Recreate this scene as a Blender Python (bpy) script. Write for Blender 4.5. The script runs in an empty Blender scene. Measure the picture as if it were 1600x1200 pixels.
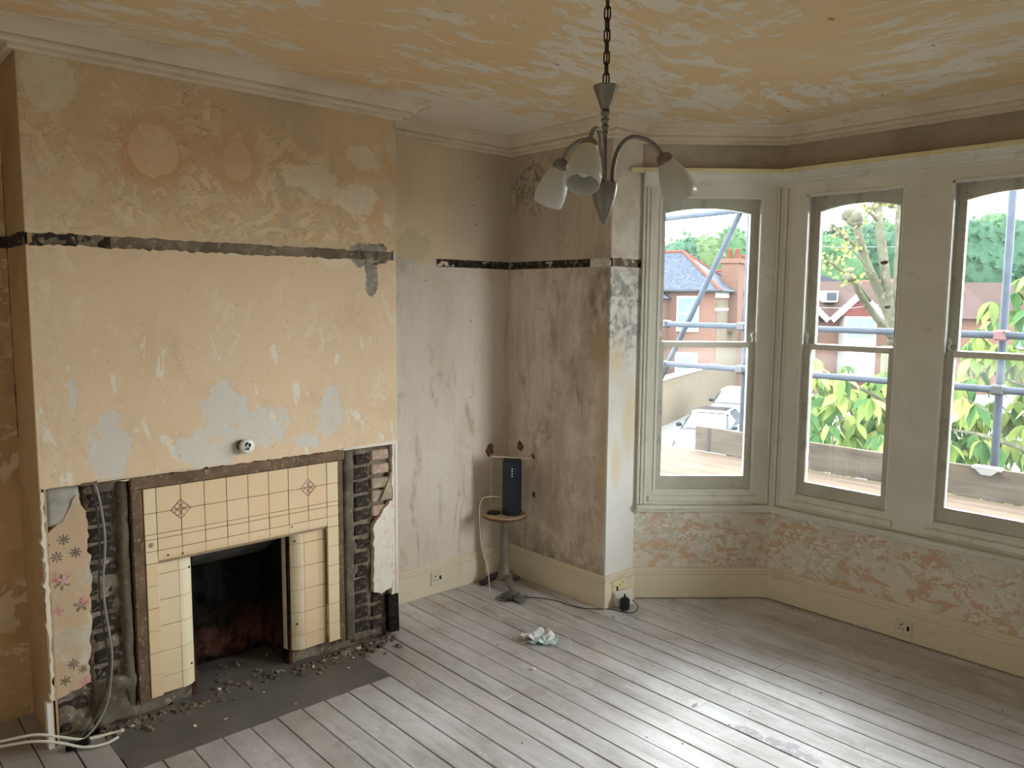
import bpy, bmesh, math, random
from mathutils import Vector, Matrix, noise
R = random.Random(7)
sc = bpy.context.scene
col = sc.collection
PI = math.pi

# ------------------------------------------------------------------ camera, sky, exposure
CAM = Vector((3.4112, 0.1777, 1.78))
yaw, pitch, roll = -0.8346, -0.106, 0.0079
fw = Vector((math.sin(yaw)*math.cos(pitch), math.cos(yaw)*math.cos(pitch), math.sin(pitch)))
rt0 = Vector((math.cos(yaw), -math.sin(yaw), 0)); up0 = rt0.cross(fw)
rt = rt0*math.cos(roll) + up0*math.sin(roll); up = -rt0*math.sin(roll) + up0*math.cos(roll)
cd = bpy.data.cameras.new('camera'); cam = bpy.data.objects.new('camera', cd); col.objects.link(cam)
m = Matrix((rt, up, -fw)).transposed().to_4x4(); m.translation = CAM; cam.matrix_world = m
cd.sensor_width = 36; cd.lens = 1232.2/1600*36; cd.clip_start = .02; cd.clip_end = 600
sc.camera = cam
w = bpy.data.worlds.new('overcast_sky'); sc.world = w; w.use_nodes = True
wn = w.node_tree; wn.nodes.clear()
wo = wn.nodes.new('ShaderNodeOutputWorld'); bg = wn.nodes.new('ShaderNodeBackground')
bg.inputs[0].default_value = (0.945, 0.985, 1.0, 1); bg.inputs[1].default_value = 9.0
wn.links.new(bg.outputs[0], wo.inputs[0])
sc.view_settings.view_transform = 'Standard'; sc.view_settings.look = 'None'
sc.view_settings.gamma = 1; sc.view_settings.use_curve_mapping = False
sc.view_settings.exposure = 1.62
try:
    sc.cycles.max_bounces = 9; sc.cycles.diffuse_bounces = 6; sc.cycles.transparent_max_bounces = 16
    sc.cycles.caustics_reflective = False; sc.cycles.caustics_refractive = False
    sc.cycles.sample_clamp_indirect = 8
except Exception: pass
def portal(loc, rotz, sx, sy):
    l = bpy.data.lights.new('window_portal', 'AREA'); l.shape = 'RECTANGLE'; l.size = sx; l.size_y = sy
    l.cycles.is_portal = True
    o = bpy.data.objects.new('window_portal', l); col.objects.link(o)
    o.location = loc; o.rotation_euler = (-PI/2, 0, rotz)

# ------------------------------------------------------------------ helpers: materials
SPEC = 1.0; SAT = .74; ALB = 1.4      # swatch reflectance scale, raised so interior colours carry part of the room's brightness
def c(r, g, b):
    f = lambda v: ALB*((v/255/12.92) if v/255 <= .04045 else ((v/255+.055)/1.055)**2.4)
    v = (f(r), f(g), f(b)); k = min(1, .84/max(v)); v = tuple(x*k for x in v); l = .3*v[0]+.59*v[1]+.11*v[2]
    return tuple(l+(x-l)*SAT for x in v)+(1,)
class NT:
    def __init__(s, name, rough=.85, spec=.3):
        s.m = bpy.data.materials.new(name); s.m.use_nodes = True; s.t = s.m.node_tree
        s.b = s.t.nodes['Principled BSDF']; s.b.inputs['Roughness'].default_value = rough
        s.b.inputs['Specular IOR Level'].default_value = spec*SPEC
        s.co = s.t.nodes.new('ShaderNodeTexCoord').outputs['Object']
    def put(s, sock, v):
        if isinstance(v, bpy.types.NodeSocket): s.t.links.new(v, sock)
        elif v is not None: sock.default_value = v
    def sc(s, k, off=(0,0,0), rot=(0,0,0), v=None):
        n = s.t.nodes.new('ShaderNodeMapping'); s.put(n.inputs[0], v or s.co)
        n.inputs[1].default_value = off; n.inputs[2].default_value = rot
        n.inputs[3].default_value = k if isinstance(k, tuple) else (k, k, k); return n.outputs[0]
    def noise(s, scale=5, detail=6, rough=.6, dist=0, v=None, colr=False):
        n = s.t.nodes.new('ShaderNodeTexNoise'); s.put(n.inputs['Vector'], v or s.co)
        n.inputs['Scale'].default_value = scale; n.inputs['Detail'].default_value = detail
        n.inputs['Roughness'].default_value = rough; n.inputs['Distortion'].default_value = dist
        return n.outputs[1 if colr else 0]
    def vor(s, scale=5, feat='F1', v=None, out=0):
        n = s.t.nodes.new('ShaderNodeTexVoronoi'); n.feature = feat; s.put(n.inputs['Vector'], v or s.co)
        n.inputs['Scale'].default_value = scale; return n.outputs[out]
    def ma(s, op, a, b=0.0, cc=None, clamp=False):
        n = s.t.nodes.new('ShaderNodeMath'); n.operation = op; n.use_clamp = clamp
        s.put(n.inputs[0], a); s.put(n.inputs[1], b)
        if cc is not None: s.put(n.inputs[2], cc)
        return n.outputs[0]
    def vm(s, op, a, b):
        n = s.t.nodes.new('ShaderNodeVectorMath'); n.operation = op
        s.put(n.inputs[0], a); s.put(n.inputs[1], b)
        return n.outputs['Value'] if op in ('LENGTH', 'DISTANCE', 'DOT_PRODUCT') else n.outputs[0]
    def thr(s, f, lo, hi, a=0.0, b=1.0):
        n = s.t.nodes.new('ShaderNodeMapRange'); s.put(n.inputs[0], f)
        n.inputs[1].default_value = lo; n.inputs[2].default_value = hi
        n.inputs[3].default_value = a; n.inputs[4].default_value = b; return n.outputs[0]
    def mix(s, f, a, b, mode='MIX'):
        n = s.t.nodes.new('ShaderNodeMix'); n.data_type = 'RGBA'; n.blend_type = mode
        s.put(n.inputs[0], f); s.put(n.inputs[6], a); s.put(n.inputs[7], b); return n.outputs[2]
    def xyz(s, v=None):
        n = s.t.nodes.new('ShaderNodeSeparateXYZ'); s.put(n.inputs[0], v or s.co); return n.outputs
    def mul(s, *a):
        r = a[0]
        for x in a[1:]: r = s.ma('MULTIPLY', r, x)
        return r
    def mx(s, *a):
        r = a[0]
        for x in a[1:]: r = s.ma('MAXIMUM', r, x)
        return r
    def warp(s, amp, scale):
        n = s.noise(scale, 5, .65, 0, colr=True)
        a = s.vm('SUBTRACT', n, (.5, .5, .5)); a = s.vm('MULTIPLY', a, (amp*2,)*3)
        return s.vm('ADD', s.co, a)
    def blob(s, cen, rad, v, soft=.04):     # patch of its own shape at a place on the wall
        a = s.vm('SUBTRACT', v, cen); a = s.vm('MULTIPLY', a, tuple(0 if r == 0 else 1/r for r in rad))
        return s.thr(s.vm('LENGTH', a, None), 1+soft, 1-soft)
    def bump(s, h, strength=.4, dist=.01):
        n = s.t.nodes.new('ShaderNodeBump'); n.inputs['Strength'].default_value = strength
        n.inputs['Distance'].default_value = dist; s.put(n.inputs['Height'], h)
        s.t.links.new(n.outputs[0], s.b.inputs['Normal'])
    def base(s, v): s.put(s.b.inputs['Base Color'], v)
def flat(name, colr, rough=.6, metal=0, spec=.4, var=.12, vs=12, bumpk=0):
    n = NT(name, rough, spec); f = n.noise(vs, 5, .6)
    d = tuple(x*(1-var*2) for x in colr[:3])+(1,); n.base(n.mix(n.thr(f, .3, .7), d, colr))
    n.b.inputs['Metallic'].default_value = metal
    if bumpk: n.bump(f, bumpk, .003)
    return n.m

# ------------------------------------------------------------------ helpers: geometry
def tag(o, label=None, cat=None, group=None, kind=None):
    for k, v in (('label', label), ('category', cat), ('group', group), ('kind', kind)):
        if v: o[k] = v
    return o
def empty(name, loc=(0,0,0), rotz=0, parent=None):
    o = bpy.data.objects.new(name, None); col.objects.link(o); o.location = loc; o.rotation_euler = (0,0,rotz)
    o.empty_display_size = .1
    if parent: o.parent = parent
    return o
class MB:
    def __init__(s): s.bm = bmesh.new()
    def face(s, ps):
        try: return s.bm.faces.new([s.bm.verts.new(p) for p in ps])
        except ValueError: return None
    def box(s, x0, x1, y0, y1, z0, z1, jit=0, bev=0, mat=None):
        r = bmesh.ops.create_cube(s.bm, size=1)['verts']
        for v in r:
            v.co = Vector(((x0+x1)/2+v.co.x*(x1-x0), (y0+y1)/2+v.co.y*(y1-y0), (z0+z1)/2+v.co.z*(z1-z0)))
            if jit: v.co += Vector((R.uniform(-jit,jit), R.uniform(-jit,jit), R.uniform(-jit,jit)))
            if mat: v.co = mat @ v.co
        if bev:
            es = list({e for v in r for e in v.link_edges})
            bmesh.ops.bevel(s.bm, geom=es, offset=bev, segments=1, profile=.5, affect='EDGES')
        return s
    def prism(s, poly, axis, a0, a1):
        def P(u, v, a): return {'x': (a,u,v), 'y': (u,a,v), 'z': (u,v,a)}[axis]
        n = len(poly); A = [s.bm.verts.new(P(u,v,a0)) for u,v in poly]; B = [s.bm.verts.new(P(u,v,a1)) for u,v in poly]
        s.bm.faces.new(A); s.bm.faces.new(B[::-1])
        for i in range(n):
            j = (i+1) % n; s.bm.faces.new((A[i], B[i], B[j], A[j]))
        return s
    def tube(s, pts, r, seg=8, cap=True):
        pts = [Vector(p) for p in pts]; rings = []; last = None
        for i, p in enumerate(pts):
            d = (pts[min(i+1, len(pts)-1)] - pts[max(i-1, 0)])
            d = d.normalized() if d.length > 1e-9 else Vector((0,0,1))
            if last is None: u = d.orthogonal().normalized()
            else:
                u = last - d*last.dot(d); u = u.normalized() if u.length > 1e-6 else d.orthogonal().normalized()
            last = u; vv = d.cross(u); rr = r[i] if isinstance(r, (list, tuple)) else r
            rings.append([s.bm.verts.new(p + (u*math.cos(2*PI*k/seg) + vv*math.sin(2*PI*k/seg))*rr) for k in range(seg)])
        for a, b in zip(rings, rings[1:]):
            for k in range(seg): s.bm.faces.new((a[k], a[(k+1)%seg], b[(k+1)%seg], b[k]))
        if cap: s.bm.faces.new(rings[0][::-1]); s.bm.faces.new(rings[-1])
        return s
    def lathe(s, prof, seg=20, mat=Matrix()):
        rings = [[s.bm.verts.new(mat @ Vector((rr*math.cos(2*PI*k/seg), rr*math.sin(2*PI*k/seg), z))) for k in range(seg)] for rr, z in prof]
        for a, b in zip(rings, rings[1:]):
            for k in range(seg): s.bm.faces.new((a[k], a[(k+1)%seg], b[(k+1)%seg], b[k]))
        return s
    def build(s, name, mat, parent=None, smooth=False, kind=None, loc=None, label=None, tri=False):
        bmesh.ops.recalc_face_normals(s.bm, faces=s.bm.faces)
        if tri: bmesh.ops.triangulate(s.bm, faces=s.bm.faces)
        me = bpy.data.meshes.new(name); s.bm.to_mesh(me); s.bm.free()
        if smooth:
            for p in me.polygons: p.use_smooth = True
        me.materials.append(mat); o = bpy.data.objects.new(name, me); col.objects.link(o)
        if parent: o.parent = parent
        if kind: o['kind'] = kind
        if loc: o.location = loc
        if label: o['label'] = label
        return o
def link_copy(me, name, parent, loc=(0,0,0), rot=(0,0,0), scl=(1,1,1)):
    o = bpy.data.objects.new(name, me); col.objects.link(o); o.parent = parent
    o.location = loc; o.rotation_euler = rot; o.scale = scl; return o
def ragged(pts, step=.02, amp=.004, keep=(), seed=1):
    """polygon with its edges broken up; edges whose index is in keep stay straight"""
    out = []; n = len(pts); r = random.Random(seed)
    for i in range(n):
        a = Vector(pts[i]); b = Vector(pts[(i+1)%n]); L = (b-a).length
        out.append(tuple(a))
        if i in keep or L < step*1.5: continue
        k = int(L/step); nn = Vector((-(b-a).y, (b-a).x))/L
        for j in range(1, k): out.append(tuple(a + (b-a)*(j+r.uniform(-.3,.3))/k + nn*r.gauss(0, amp)))
    return out
def offset_path(path, d, closed=False):
    """moves a plan path to its right (into the room) by d, mitred"""
    P = [Vector(p) for p in path]; n = len(P); out = []
    for i in range(n):
        a = P[i-1] if (i > 0 or closed) else None; b = P[(i+1)%n] if (i < n-1 or closed) else None
        ns = []
        if a is not None: t = (P[i]-a).normalized(); ns.append(Vector((t.y, -t.x)))
        if b is not None: t = (b-P[i]).normalized(); ns.append(Vector((t.y, -t.x)))
        if len(ns) == 1: out.append(P[i] + ns[0]*d)
        else: out.append(P[i] + (ns[0]+ns[1])/(1+ns[0].dot(ns[1]))*d)
    return out
def sweep(path, prof, name, mat, closed=False, parent=None, kind='structure', smooth=False):
    """prof: closed list of (offset into room, z)"""
    mb = MB(); rows = []
    for off, z in prof: rows.append([mb.bm.verts.new((p.x, p.y, z)) for p in offset_path(path, off, closed)])
    n = len(path); k = len(prof)
    for i in range(k):
        A, B = rows[i], rows[(i+1)%k]
        for j in range(n if closed else n-1): mb.bm.faces.new((A[j], A[(j+1)%n], B[(j+1)%n], B[j]))
    if not closed:
        mb.bm.faces.new([r_[0] for r_ in rows]); mb.bm.faces.new([r_[-1] for r_ in rows][::-1])
    return mb.build(name, mat, parent, kind=kind)
def bez(p0, p1, p2, p3, n=12):
    p0, p1, p2, p3 = map(Vector, (p0, p1, p2, p3))
    return [p0*(1-t)**3 + p1*3*t*(1-t)**2 + p2*3*t*t*(1-t) + p3*t**3 for t in [i/n for i in range(n+1)]]
def spline(pts, n=6):
    P = [Vector(p) for p in pts]; out = []
    for i in range(len(P)-1):
        a = P[max(i-1,0)]; b = P[i]; d = P[i+1]; e = P[min(i+2, len(P)-1)]
        for j in range(n):
            t = j/n; out.append(.5*((2*b) + (d-a)*t + (2*a-5*b+4*d-e)*t*t + (-a+3*b-3*d+e)*t**3))
    out.append(P[-1]); return out

# ------------------------------------------------------------------ room measures (metres)
CEIL = 2.756; Y0, YB = .828, 2.462; AX = -.331; FY = 3.5415; XC = .513; RY = 3.807
BX0, BX1, BY = 1.038, 2.614, 4.413; XR = 4.05; YBK = -.45
FACE = [(AX, YB), (AX, FY), (XC, FY), (XC, RY), (BX0, BY), (BX1, BY), (3.139, RY), (3.139, FY), (XR, FY)]
WALLP = offset_path(FACE, -.02)
WX, WY, WXC = AX-.02, FY+.02, XC-.02

# ------------------------------------------------------------------ wall materials
def plaster_streaks(n, base_a, base_b, vstretch=.25, scale=4):
    f = n.noise(scale, 7, .62, .4, v=n.sc((1, 1, vstretch)))
    return n.mix(n.thr(f, .35, .68), base_a, base_b), f
def chimney_mat():
    n = NT('peeled_chimney_paper', .9, .2); v = n.warp(.05, 6); v2 = n.warp(.03, 14); z = n.xyz(v)[2]; y = n.xyz(v)[1]
    hi = n.mix(n.thr(n.noise(2.2, 6, .6, .5), .4, .62), c(196, 168, 126), c(184, 156, 114))
    grn = n.thr(n.noise(1.5, 5, .6, .4, v=n.sc(1, (3, 1, 2))), .52, .6)
    hi = n.mix(n.ma('MULTIPLY', grn, .8), hi, c(172, 152, 118))
    lo = n.mix(n.thr(n.noise(3, 6, .65), .35, .65), c(206, 176, 134), c(220, 190, 150))
    lo = n.mix(n.thr(n.noise(28, 5, .7), .45, .7, 0, .5), lo, c(196, 166, 124))
    up_ = n.thr(n.xyz()[2], 2.0, 2.01); colr = n.mix(up_, lo, hi)
    # ochre under-paper showing between torn sheets
    fl = n.noise(4.5, 9, .68, 1.6, v=n.sc((1, 1, 1.5), (1, 4, 0)))
    band = n.mul(n.thr(z, 2.02, 2.08), n.thr(z, 2.6, 2.45))
    ochre = n.mul(n.thr(fl, .53, .55), band); colr = n.mix(n.ma('MULTIPLY', ochre, .75), colr, c(196, 152, 96))
    oz = n.mul(n.blob((0, 1.44, 2.37), (0, .36, .16), v2, .12), n.thr(n.noise(9, 5, .6, 1), .3, .42))
    colr = n.mix(n.ma('MULTIPLY', oz, .8), colr, c(196, 152, 104))
    lf = n.noise(5.5, 10, .6, 2.6, v=n.sc((1,1,1.25),(2,6,4))); lz = n.mx(n.mul(band, n.thr(n.noise(1.9,4,.6,v=n.sc(1,(8,1,3))), .44, .5)), n.mul(n.thr(n.xyz()[1], 1.15, .95), up_))
    leaf_ = n.mul(n.thr(lf, .5, .503), lz); colr = n.mix(n.ma('MULTIPLY', leaf_, .85), colr, n.mix(n.thr(n.noise(7,5,.6), .42, .58), c(206,182,138), c(190,166,120)))
    edge_ = n.mul(n.thr(lf, .488, .497), n.thr(lf, .506, .499), lz); colr = n.mix(n.ma('MULTIPLY', edge_, .8), colr, c(150, 112, 72))
    ck = n.vor(3.2, 'DISTANCE_TO_EDGE', v=n.warp(.1, 5)); ck = n.mul(n.thr(ck, .006, .002), n.thr(n.noise(1.7,3,.5,v=n.sc(1,(3,3,1))), .55, .6), n.thr(z, 2.42, 2.46)); colr = n.mix(n.ma('MULTIPLY', ck, .7), colr, c(110,84,58))
    oz2 = n.mul(n.mx(n.blob((0,1.30,2.37),(0,.15,.15),v2,.1), n.blob((0,1.645,2.375),(0,.11,.13),v2,.1)), n.thr(n.noise(14,5,.6,1), .3, .4)); colr = n.mix(n.ma('MULTIPLY', oz2, .75), colr, c(190,142,92))
    ring = n.blob((0,1.30,2.37),(0,.1,.105),v2,.03); ring2 = n.blob((0,1.645,2.375),(0,.065,.085),v2,.04)
    colr = n.mix(n.mx(ring, n.ma('MULTIPLY', ring2, .8)), colr, c(206,170,122))
    # pale torn flecks with lifted rims
    fk = n.noise(11, 8, .62, 2.2, v=n.sc((1, .8, 1.3), (7, 2, 3)))
    rim = n.mul(n.thr(fk, .555, .565), n.thr(fk, .62, .585)); zone = n.thr(n.noise(2.3, 3, .5, v=n.sc(1, (5, 5, 5))), .45, .56)
    rim = n.mul(rim, n.mx(n.mul(zone, up_), n.thr(n.xyz()[1], .98, .84), n.mul(n.thr(z, 1.3, 1.1), zone)))
    colr = n.mix(n.ma('MULTIPLY', rim, .9), colr, c(226, 204, 158))
    # pale tears at the left corner and the corner's bared strip
    lt = n.mul(n.thr(n.noise(13, 6, .6, 1.5, v=n.sc((1, 1, .6))), .5, .52), n.thr(n.xyz()[1], 1.02, .86))
    colr = n.mix(n.ma('MULTIPLY', lt, .55), colr, c(214, 192, 154))
    lt2 = n.blob((0, .93, 2.58), (0, .09, .12), v2); colr = n.mix(n.ma('MULTIPLY', lt2, .8), colr, c(200, 188, 156))
    fz = n.noise(9, 9, .66, .5, v=n.sc((1,1,.7),(4,4,9))); fz = n.mul(n.thr(fz, .56, .575), n.thr(n.noise(2.4,3,.5,v=n.sc(1,(6,0,2))), .46, .54)); colr = n.mix(n.ma('MULTIPLY', fz, .7), colr, c(222,204,166))
    sm = n.thr(n.noise(3.4, 8, .7, .6, v=n.sc((1,1,.8),(9,4,1))), .5, .64, 0, .5); colr = n.mix(sm, colr, c(190,158,116))
    wv = n.mul(n.thr(n.noise(12, 7, .66, .4, v=n.sc((1,1,.4),(2,9,9))), .6, .615), n.thr(z, 1.75, 1.55)); colr = n.mix(n.ma('MULTIPLY', wv, .8), colr, c(214,208,192))
    # grey-blue plaster skim patches low down
    bl = None
    for cc, rr in (((0,1.08,1.17),(0,.075,.16)), ((0,1.5,1.14),(0,.16,.09)), ((0,1.56,1.27),(0,.09,.13)), ((0,1.72,1.2),(0,.14,.1)), ((0,2.08,1.24),(0,.07,.13)), ((0,1.62,1.98),(0,.05,.025)), ((0,1.95,1.1),(0,.07,.04)), ((0,.96,1.4),(0,.02,.07))):
        b = n.blob(cc, rr, n.warp(.09, 9), .06); bl = b if bl is None else n.mx(bl, b)
    bl = n.mul(bl, n.thr(n.noise(16, 5, .6), .32, .46)); colr = n.mix(n.ma('MULTIPLY', bl, .8), colr, c(186, 184, 178))
    # lilac-white patches right of the rings
    v3 = n.warp(.12, 8); wp = n.mx(n.blob((0,2.0,2.33),(0,.13,.07),v3,.06), n.blob((0,2.22,2.28),(0,.15,.06),v3,.06), n.blob((0,2.12,1.955),(0,.075,.028),v2), n.blob((0,2.28,2.46),(0,.09,.07),v3,.06))
    colr = n.mix(n.ma('MULTIPLY', wp, .65), colr, c(204, 188, 164))
    # cement repair near the right corner
    ce = n.mx(n.blob((0,2.31,2.0),(0,.11,.075),n.warp(.09, 9)), n.blob((0,2.315,1.9),(0,.04,.1),n.warp(.04, 9)))
    colr = n.mix(ce, colr, n.mix(n.thr(n.noise(22,6,.7),.35,.65), c(150,142,130), c(112,104,94)))
    tiny = n.mul(n.thr(n.vor(26, v=n.sc((1,1,1),(2,2,2))), .1, .07), n.thr(n.noise(5,3), .48, .55))
    colr = n.mix(n.ma('MULTIPLY', tiny, .7), colr, c(140, 112, 78))
    sc_ = n.thr(n.noise(60, 4, .7, 0, v=n.sc((1, 1, .35))), .62, .72, 0, .35); colr = n.mix(sc_, colr, c(228, 206, 166))
    n.base(colr)
    h = n.ma('ADD', n.ma('ADD', n.ma('ADD', n.ma('MULTIPLY', leaf_, 1.0), n.ma('MULTIPLY', rim, 1.2)), n.ma('MULTIPLY', ochre, -.6)), n.ma('MULTIPLY', n.noise(50, 5, .7), .5))
    h = n.ma('ADD', h, n.ma('MULTIPLY', n.mx(bl, oz, lt), -.5)); n.bump(h, .4, .004); return n.m
def alcove_mat():
    n = NT('bare_alcove_plaster', .9, .2); v = n.warp(.06, 5); z = n.xyz(v)[2]; y = n.xyz(v)[1]
    lo, f = plaster_streaks(n, c(200, 186, 172), c(222, 210, 198), .22, 5)
    lo = n.mix(n.thr(n.noise(2.6, 6, .6, .3, v=n.sc((1,1,.5),(4,0,0))), .5, .68, 0, .6), lo, c(186, 164, 140))
    st = n.thr(n.noise(9, 6, .62, .6, v=n.sc((1,1,.3),(0,3,1))), .58, .66); lo = n.mix(n.ma('MULTIPLY', st, .75), lo, c(174, 148, 120)); mo = n.thr(n.noise(7, 9, .72, .4, v=n.sc((1,1,.7),(5,1,2))), .5, .6, 0, .5); lo = n.mix(mo, lo, c(232,224,214))
    hi = n.mix(n.thr(n.noise(3, 5, .6), .4, .65), c(212, 190, 150), c(200, 178, 142))
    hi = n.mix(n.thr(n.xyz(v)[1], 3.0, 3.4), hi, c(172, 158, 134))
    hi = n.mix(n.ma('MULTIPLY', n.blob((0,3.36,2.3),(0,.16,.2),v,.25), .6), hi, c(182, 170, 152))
    colr = n.mix(n.thr(z, 1.97, 2.0), lo, hi)
    pt = n.mx(n.blob((0,2.55,2.05),(0,.1,.11),v), n.blob((0,2.7,1.97),(0,.16,.05),v), n.blob((0,2.52,1.85),(0,.1,.14),v)); 
    colr = n.mix(pt, colr, n.mix(n.thr(n.noise(24,6,.7), .4,.6), c(176,168,156), c(196,186,172)))
    pe = n.blob((0,2.82,2.08),(0,.12,.09),n.warp(.09,7)); colr = n.mix(n.ma('MULTIPLY',pe,.8), colr, c(190,172,138))
    dull = n.thr(n.xyz(v)[1], 3.2, 3.56); colr = n.mix(n.ma('MULTIPLY', dull, .45), colr, c(150, 134, 112))  # wall tone gets darker towards the far corner
    low = n.thr(z, .45, .2); colr = n.mix(n.ma('MULTIPLY', low, .4), colr, c(198,180,164))
    sk = n.thr(n.noise(40, 6, .75, 0, v=n.sc((1,1,.08))), .55, .72, 0, .35); colr = n.mix(sk, colr, c(160,148,134))
    spots = n.mul(n.thr(n.vor(14), .075, .055), n.thr(n.noise(3.3,2), .5, .56)); colr = n.mix(spots, colr, c(90,70,52))
    n.base(colr); n.bump(n.ma('ADD', n.ma('MULTIPLY', n.noise(30,6,.7), .6), n.ma('ADD', n.ma('MULTIPLY', pt, .5), st)), .7, .005); return n.m
def front_mat():
    n = NT('stained_front_plaster', .9, .2); v = n.warp(.06, 5); z = n.xyz(v)[2]; x = n.xyz(v)[0]
    lo, f = plaster_streaks(n, c(176, 160, 142), c(204, 190, 174), .25, 5)
    lo = n.mix(n.thr(n.noise(2.3, 6, .6, .3, v=n.sc((1,1,.6),(9,0,0))), .48, .64, 0, .7), lo, c(162, 142, 116))
    mo = n.thr(n.noise(7, 9, .72, .4, v=n.sc((1,1,.6),(5,1,2))), .5, .6, 0, .55); lo = n.mix(mo, lo, c(212,202,186)); m2 = n.thr(n.noise(5, 9, .7, .5, v=n.sc((1,1,.5),(1,7,5))), .54, .62, 0, .6); lo = n.mix(m2, lo, c(134,116,94))
    hi, _ = plaster_streaks(n, c(166, 150, 130), c(180, 166, 146), .3, 4)
    colr = n.mix(n.thr(z, 1.97, 2.0), lo, hi)
    dk = n.blob((.42,0,1.78),(.12,0,.26),v,.5); dk = n.mul(dk, n.thr(n.noise(18,6,.7,v=n.sc((1,1,.35))), .36, .6)); colr = n.mix(n.ma('MULTIPLY',dk,.8), colr, c(98, 82, 66))
    dk2 = n.mul(n.blob((-.16,0,2.48),(.2,0,.17),v,.5), n.thr(n.noise(14,7,.7,1), .46, .58)); colr = n.mix(n.ma('MULTIPLY',dk2,.75), colr, c(104, 88, 70))
    ye = n.mx(n.blob((.43,0,1.5),(.07,0,.14),v,.6), n.blob((.46,0,.95),(.05,0,.4),v,.6)); colr = n.mix(n.ma('MULTIPLY',ye,.6), colr, c(172, 138, 84))
    sk = n.thr(n.noise(40, 6, .75, 0, v=n.sc((1,1,.08))), .52, .72, 0, .45); colr = n.mix(sk, colr, c(140,124,104))
    bm_ = n.mul(n.thr(z,.34,.2), n.thr(n.noise(10,6,.7), .4, .6)); colr = n.mix(n.ma('MULTIPLY',bm_,.7), colr, c(120,100,78))
    spots = n.mul(n.thr(n.vor(15), .07, .05), n.thr(n.noise(3.3,2), .5, .56)); colr = n.mix(spots, colr, c(80,64,48))
    n.base(colr); n.bump(n.noise(30,6,.7), .7, .005); return n.m
def return_mat():
    n = NT('white_return_plaster', .85, .25); v = n.warp(.05, 6); z = n.xyz(v)[2]
    colr = n.mix(n.thr(n.noise(5, 7, .65, .4, v=n.sc((1,1,.4))), .35, .65), c(196, 192, 184), c(220, 218, 212))
    hi = n.mix(n.thr(n.noise(6,6,.6), .4, .6), c(188,178,162), c(206,196,180)); colr = n.mix(n.thr(z,1.99,2.03), colr, hi)
    mo = n.mul(n.blob((0,3.66,1.75),(0,.2,.28),v,.4), n.thr(n.noise(16,7,.72,.6), .46, .58)); colr = n.mix(n.ma('MULTIPLY',mo,.75), colr, c(110,104,98))
    ye = n.mx(n.blob((0,3.62,1.45),(0,.06,.12),v,.5), n.blob((0,3.75,1.1),(0,.06,.2),v,.5), n.blob((0,3.63,.85),(0,.04,.12),v,.5)); colr = n.mix(n.ma('MULTIPLY',ye,.6), colr, c(206,184,120))
    n.base(colr); n.bump(n.noise(28,6,.7), .4, .004); return n.m
def bay_mat():
    n = NT('flaking_bay_paper', .88, .2)
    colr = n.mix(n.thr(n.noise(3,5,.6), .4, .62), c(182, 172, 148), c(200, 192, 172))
    pf = n.noise(7, 10, .68, .9, v=n.sc((1,1,1.9),(3,0,1))); pk = n.thr(pf, .515, .53); colr = n.mix(n.ma('MULTIPLY',pk,.85), colr, c(192, 150, 108))
    wf = n.noise(26, 8, .62, .8, v=n.sc((1,1,1.4))); wz = n.thr(n.noise(3.2,4,.6,v=n.sc((1,1,1.3),(1,2,6))), .42, .52)
    wk = n.mul(n.thr(wf, .5, .515), wz); colr = n.mix(wk, colr, c(236, 230, 216))
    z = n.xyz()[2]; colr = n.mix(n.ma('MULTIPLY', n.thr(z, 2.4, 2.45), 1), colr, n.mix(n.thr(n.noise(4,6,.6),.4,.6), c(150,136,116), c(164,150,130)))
    n.base(colr); n.bump(n.ma('ADD', n.ma('SUBTRACT', wk, n.ma('MULTIPLY', pk, .7)), n.ma('MULTIPLY', n.noise(40,5,.7), .4)), .5, .004); return n.m
def left_mat():
    n = NT('ochre_torn_paper', .9, .2)
    colr = n.mix(n.thr(n.noise(3,6,.6), .35, .6), c(162, 124, 74), c(184, 146, 94))
    wf = n.noise(8, 8, .65, 1.5, v=n.sc((1,1,1.1))); wk = n.mul(n.thr(wf, .52, .535), n.thr(n.noise(2.2,3), .42, .52)); colr = n.mix(n.ma('MULTIPLY',wk,.7), colr, c(206, 184, 146))
    n.base(colr); n.bump(n.ma('ADD', wk, n.ma('MULTIPLY', n.noise(40,5,.7), .4)), .5, .004); return n.m
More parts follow.
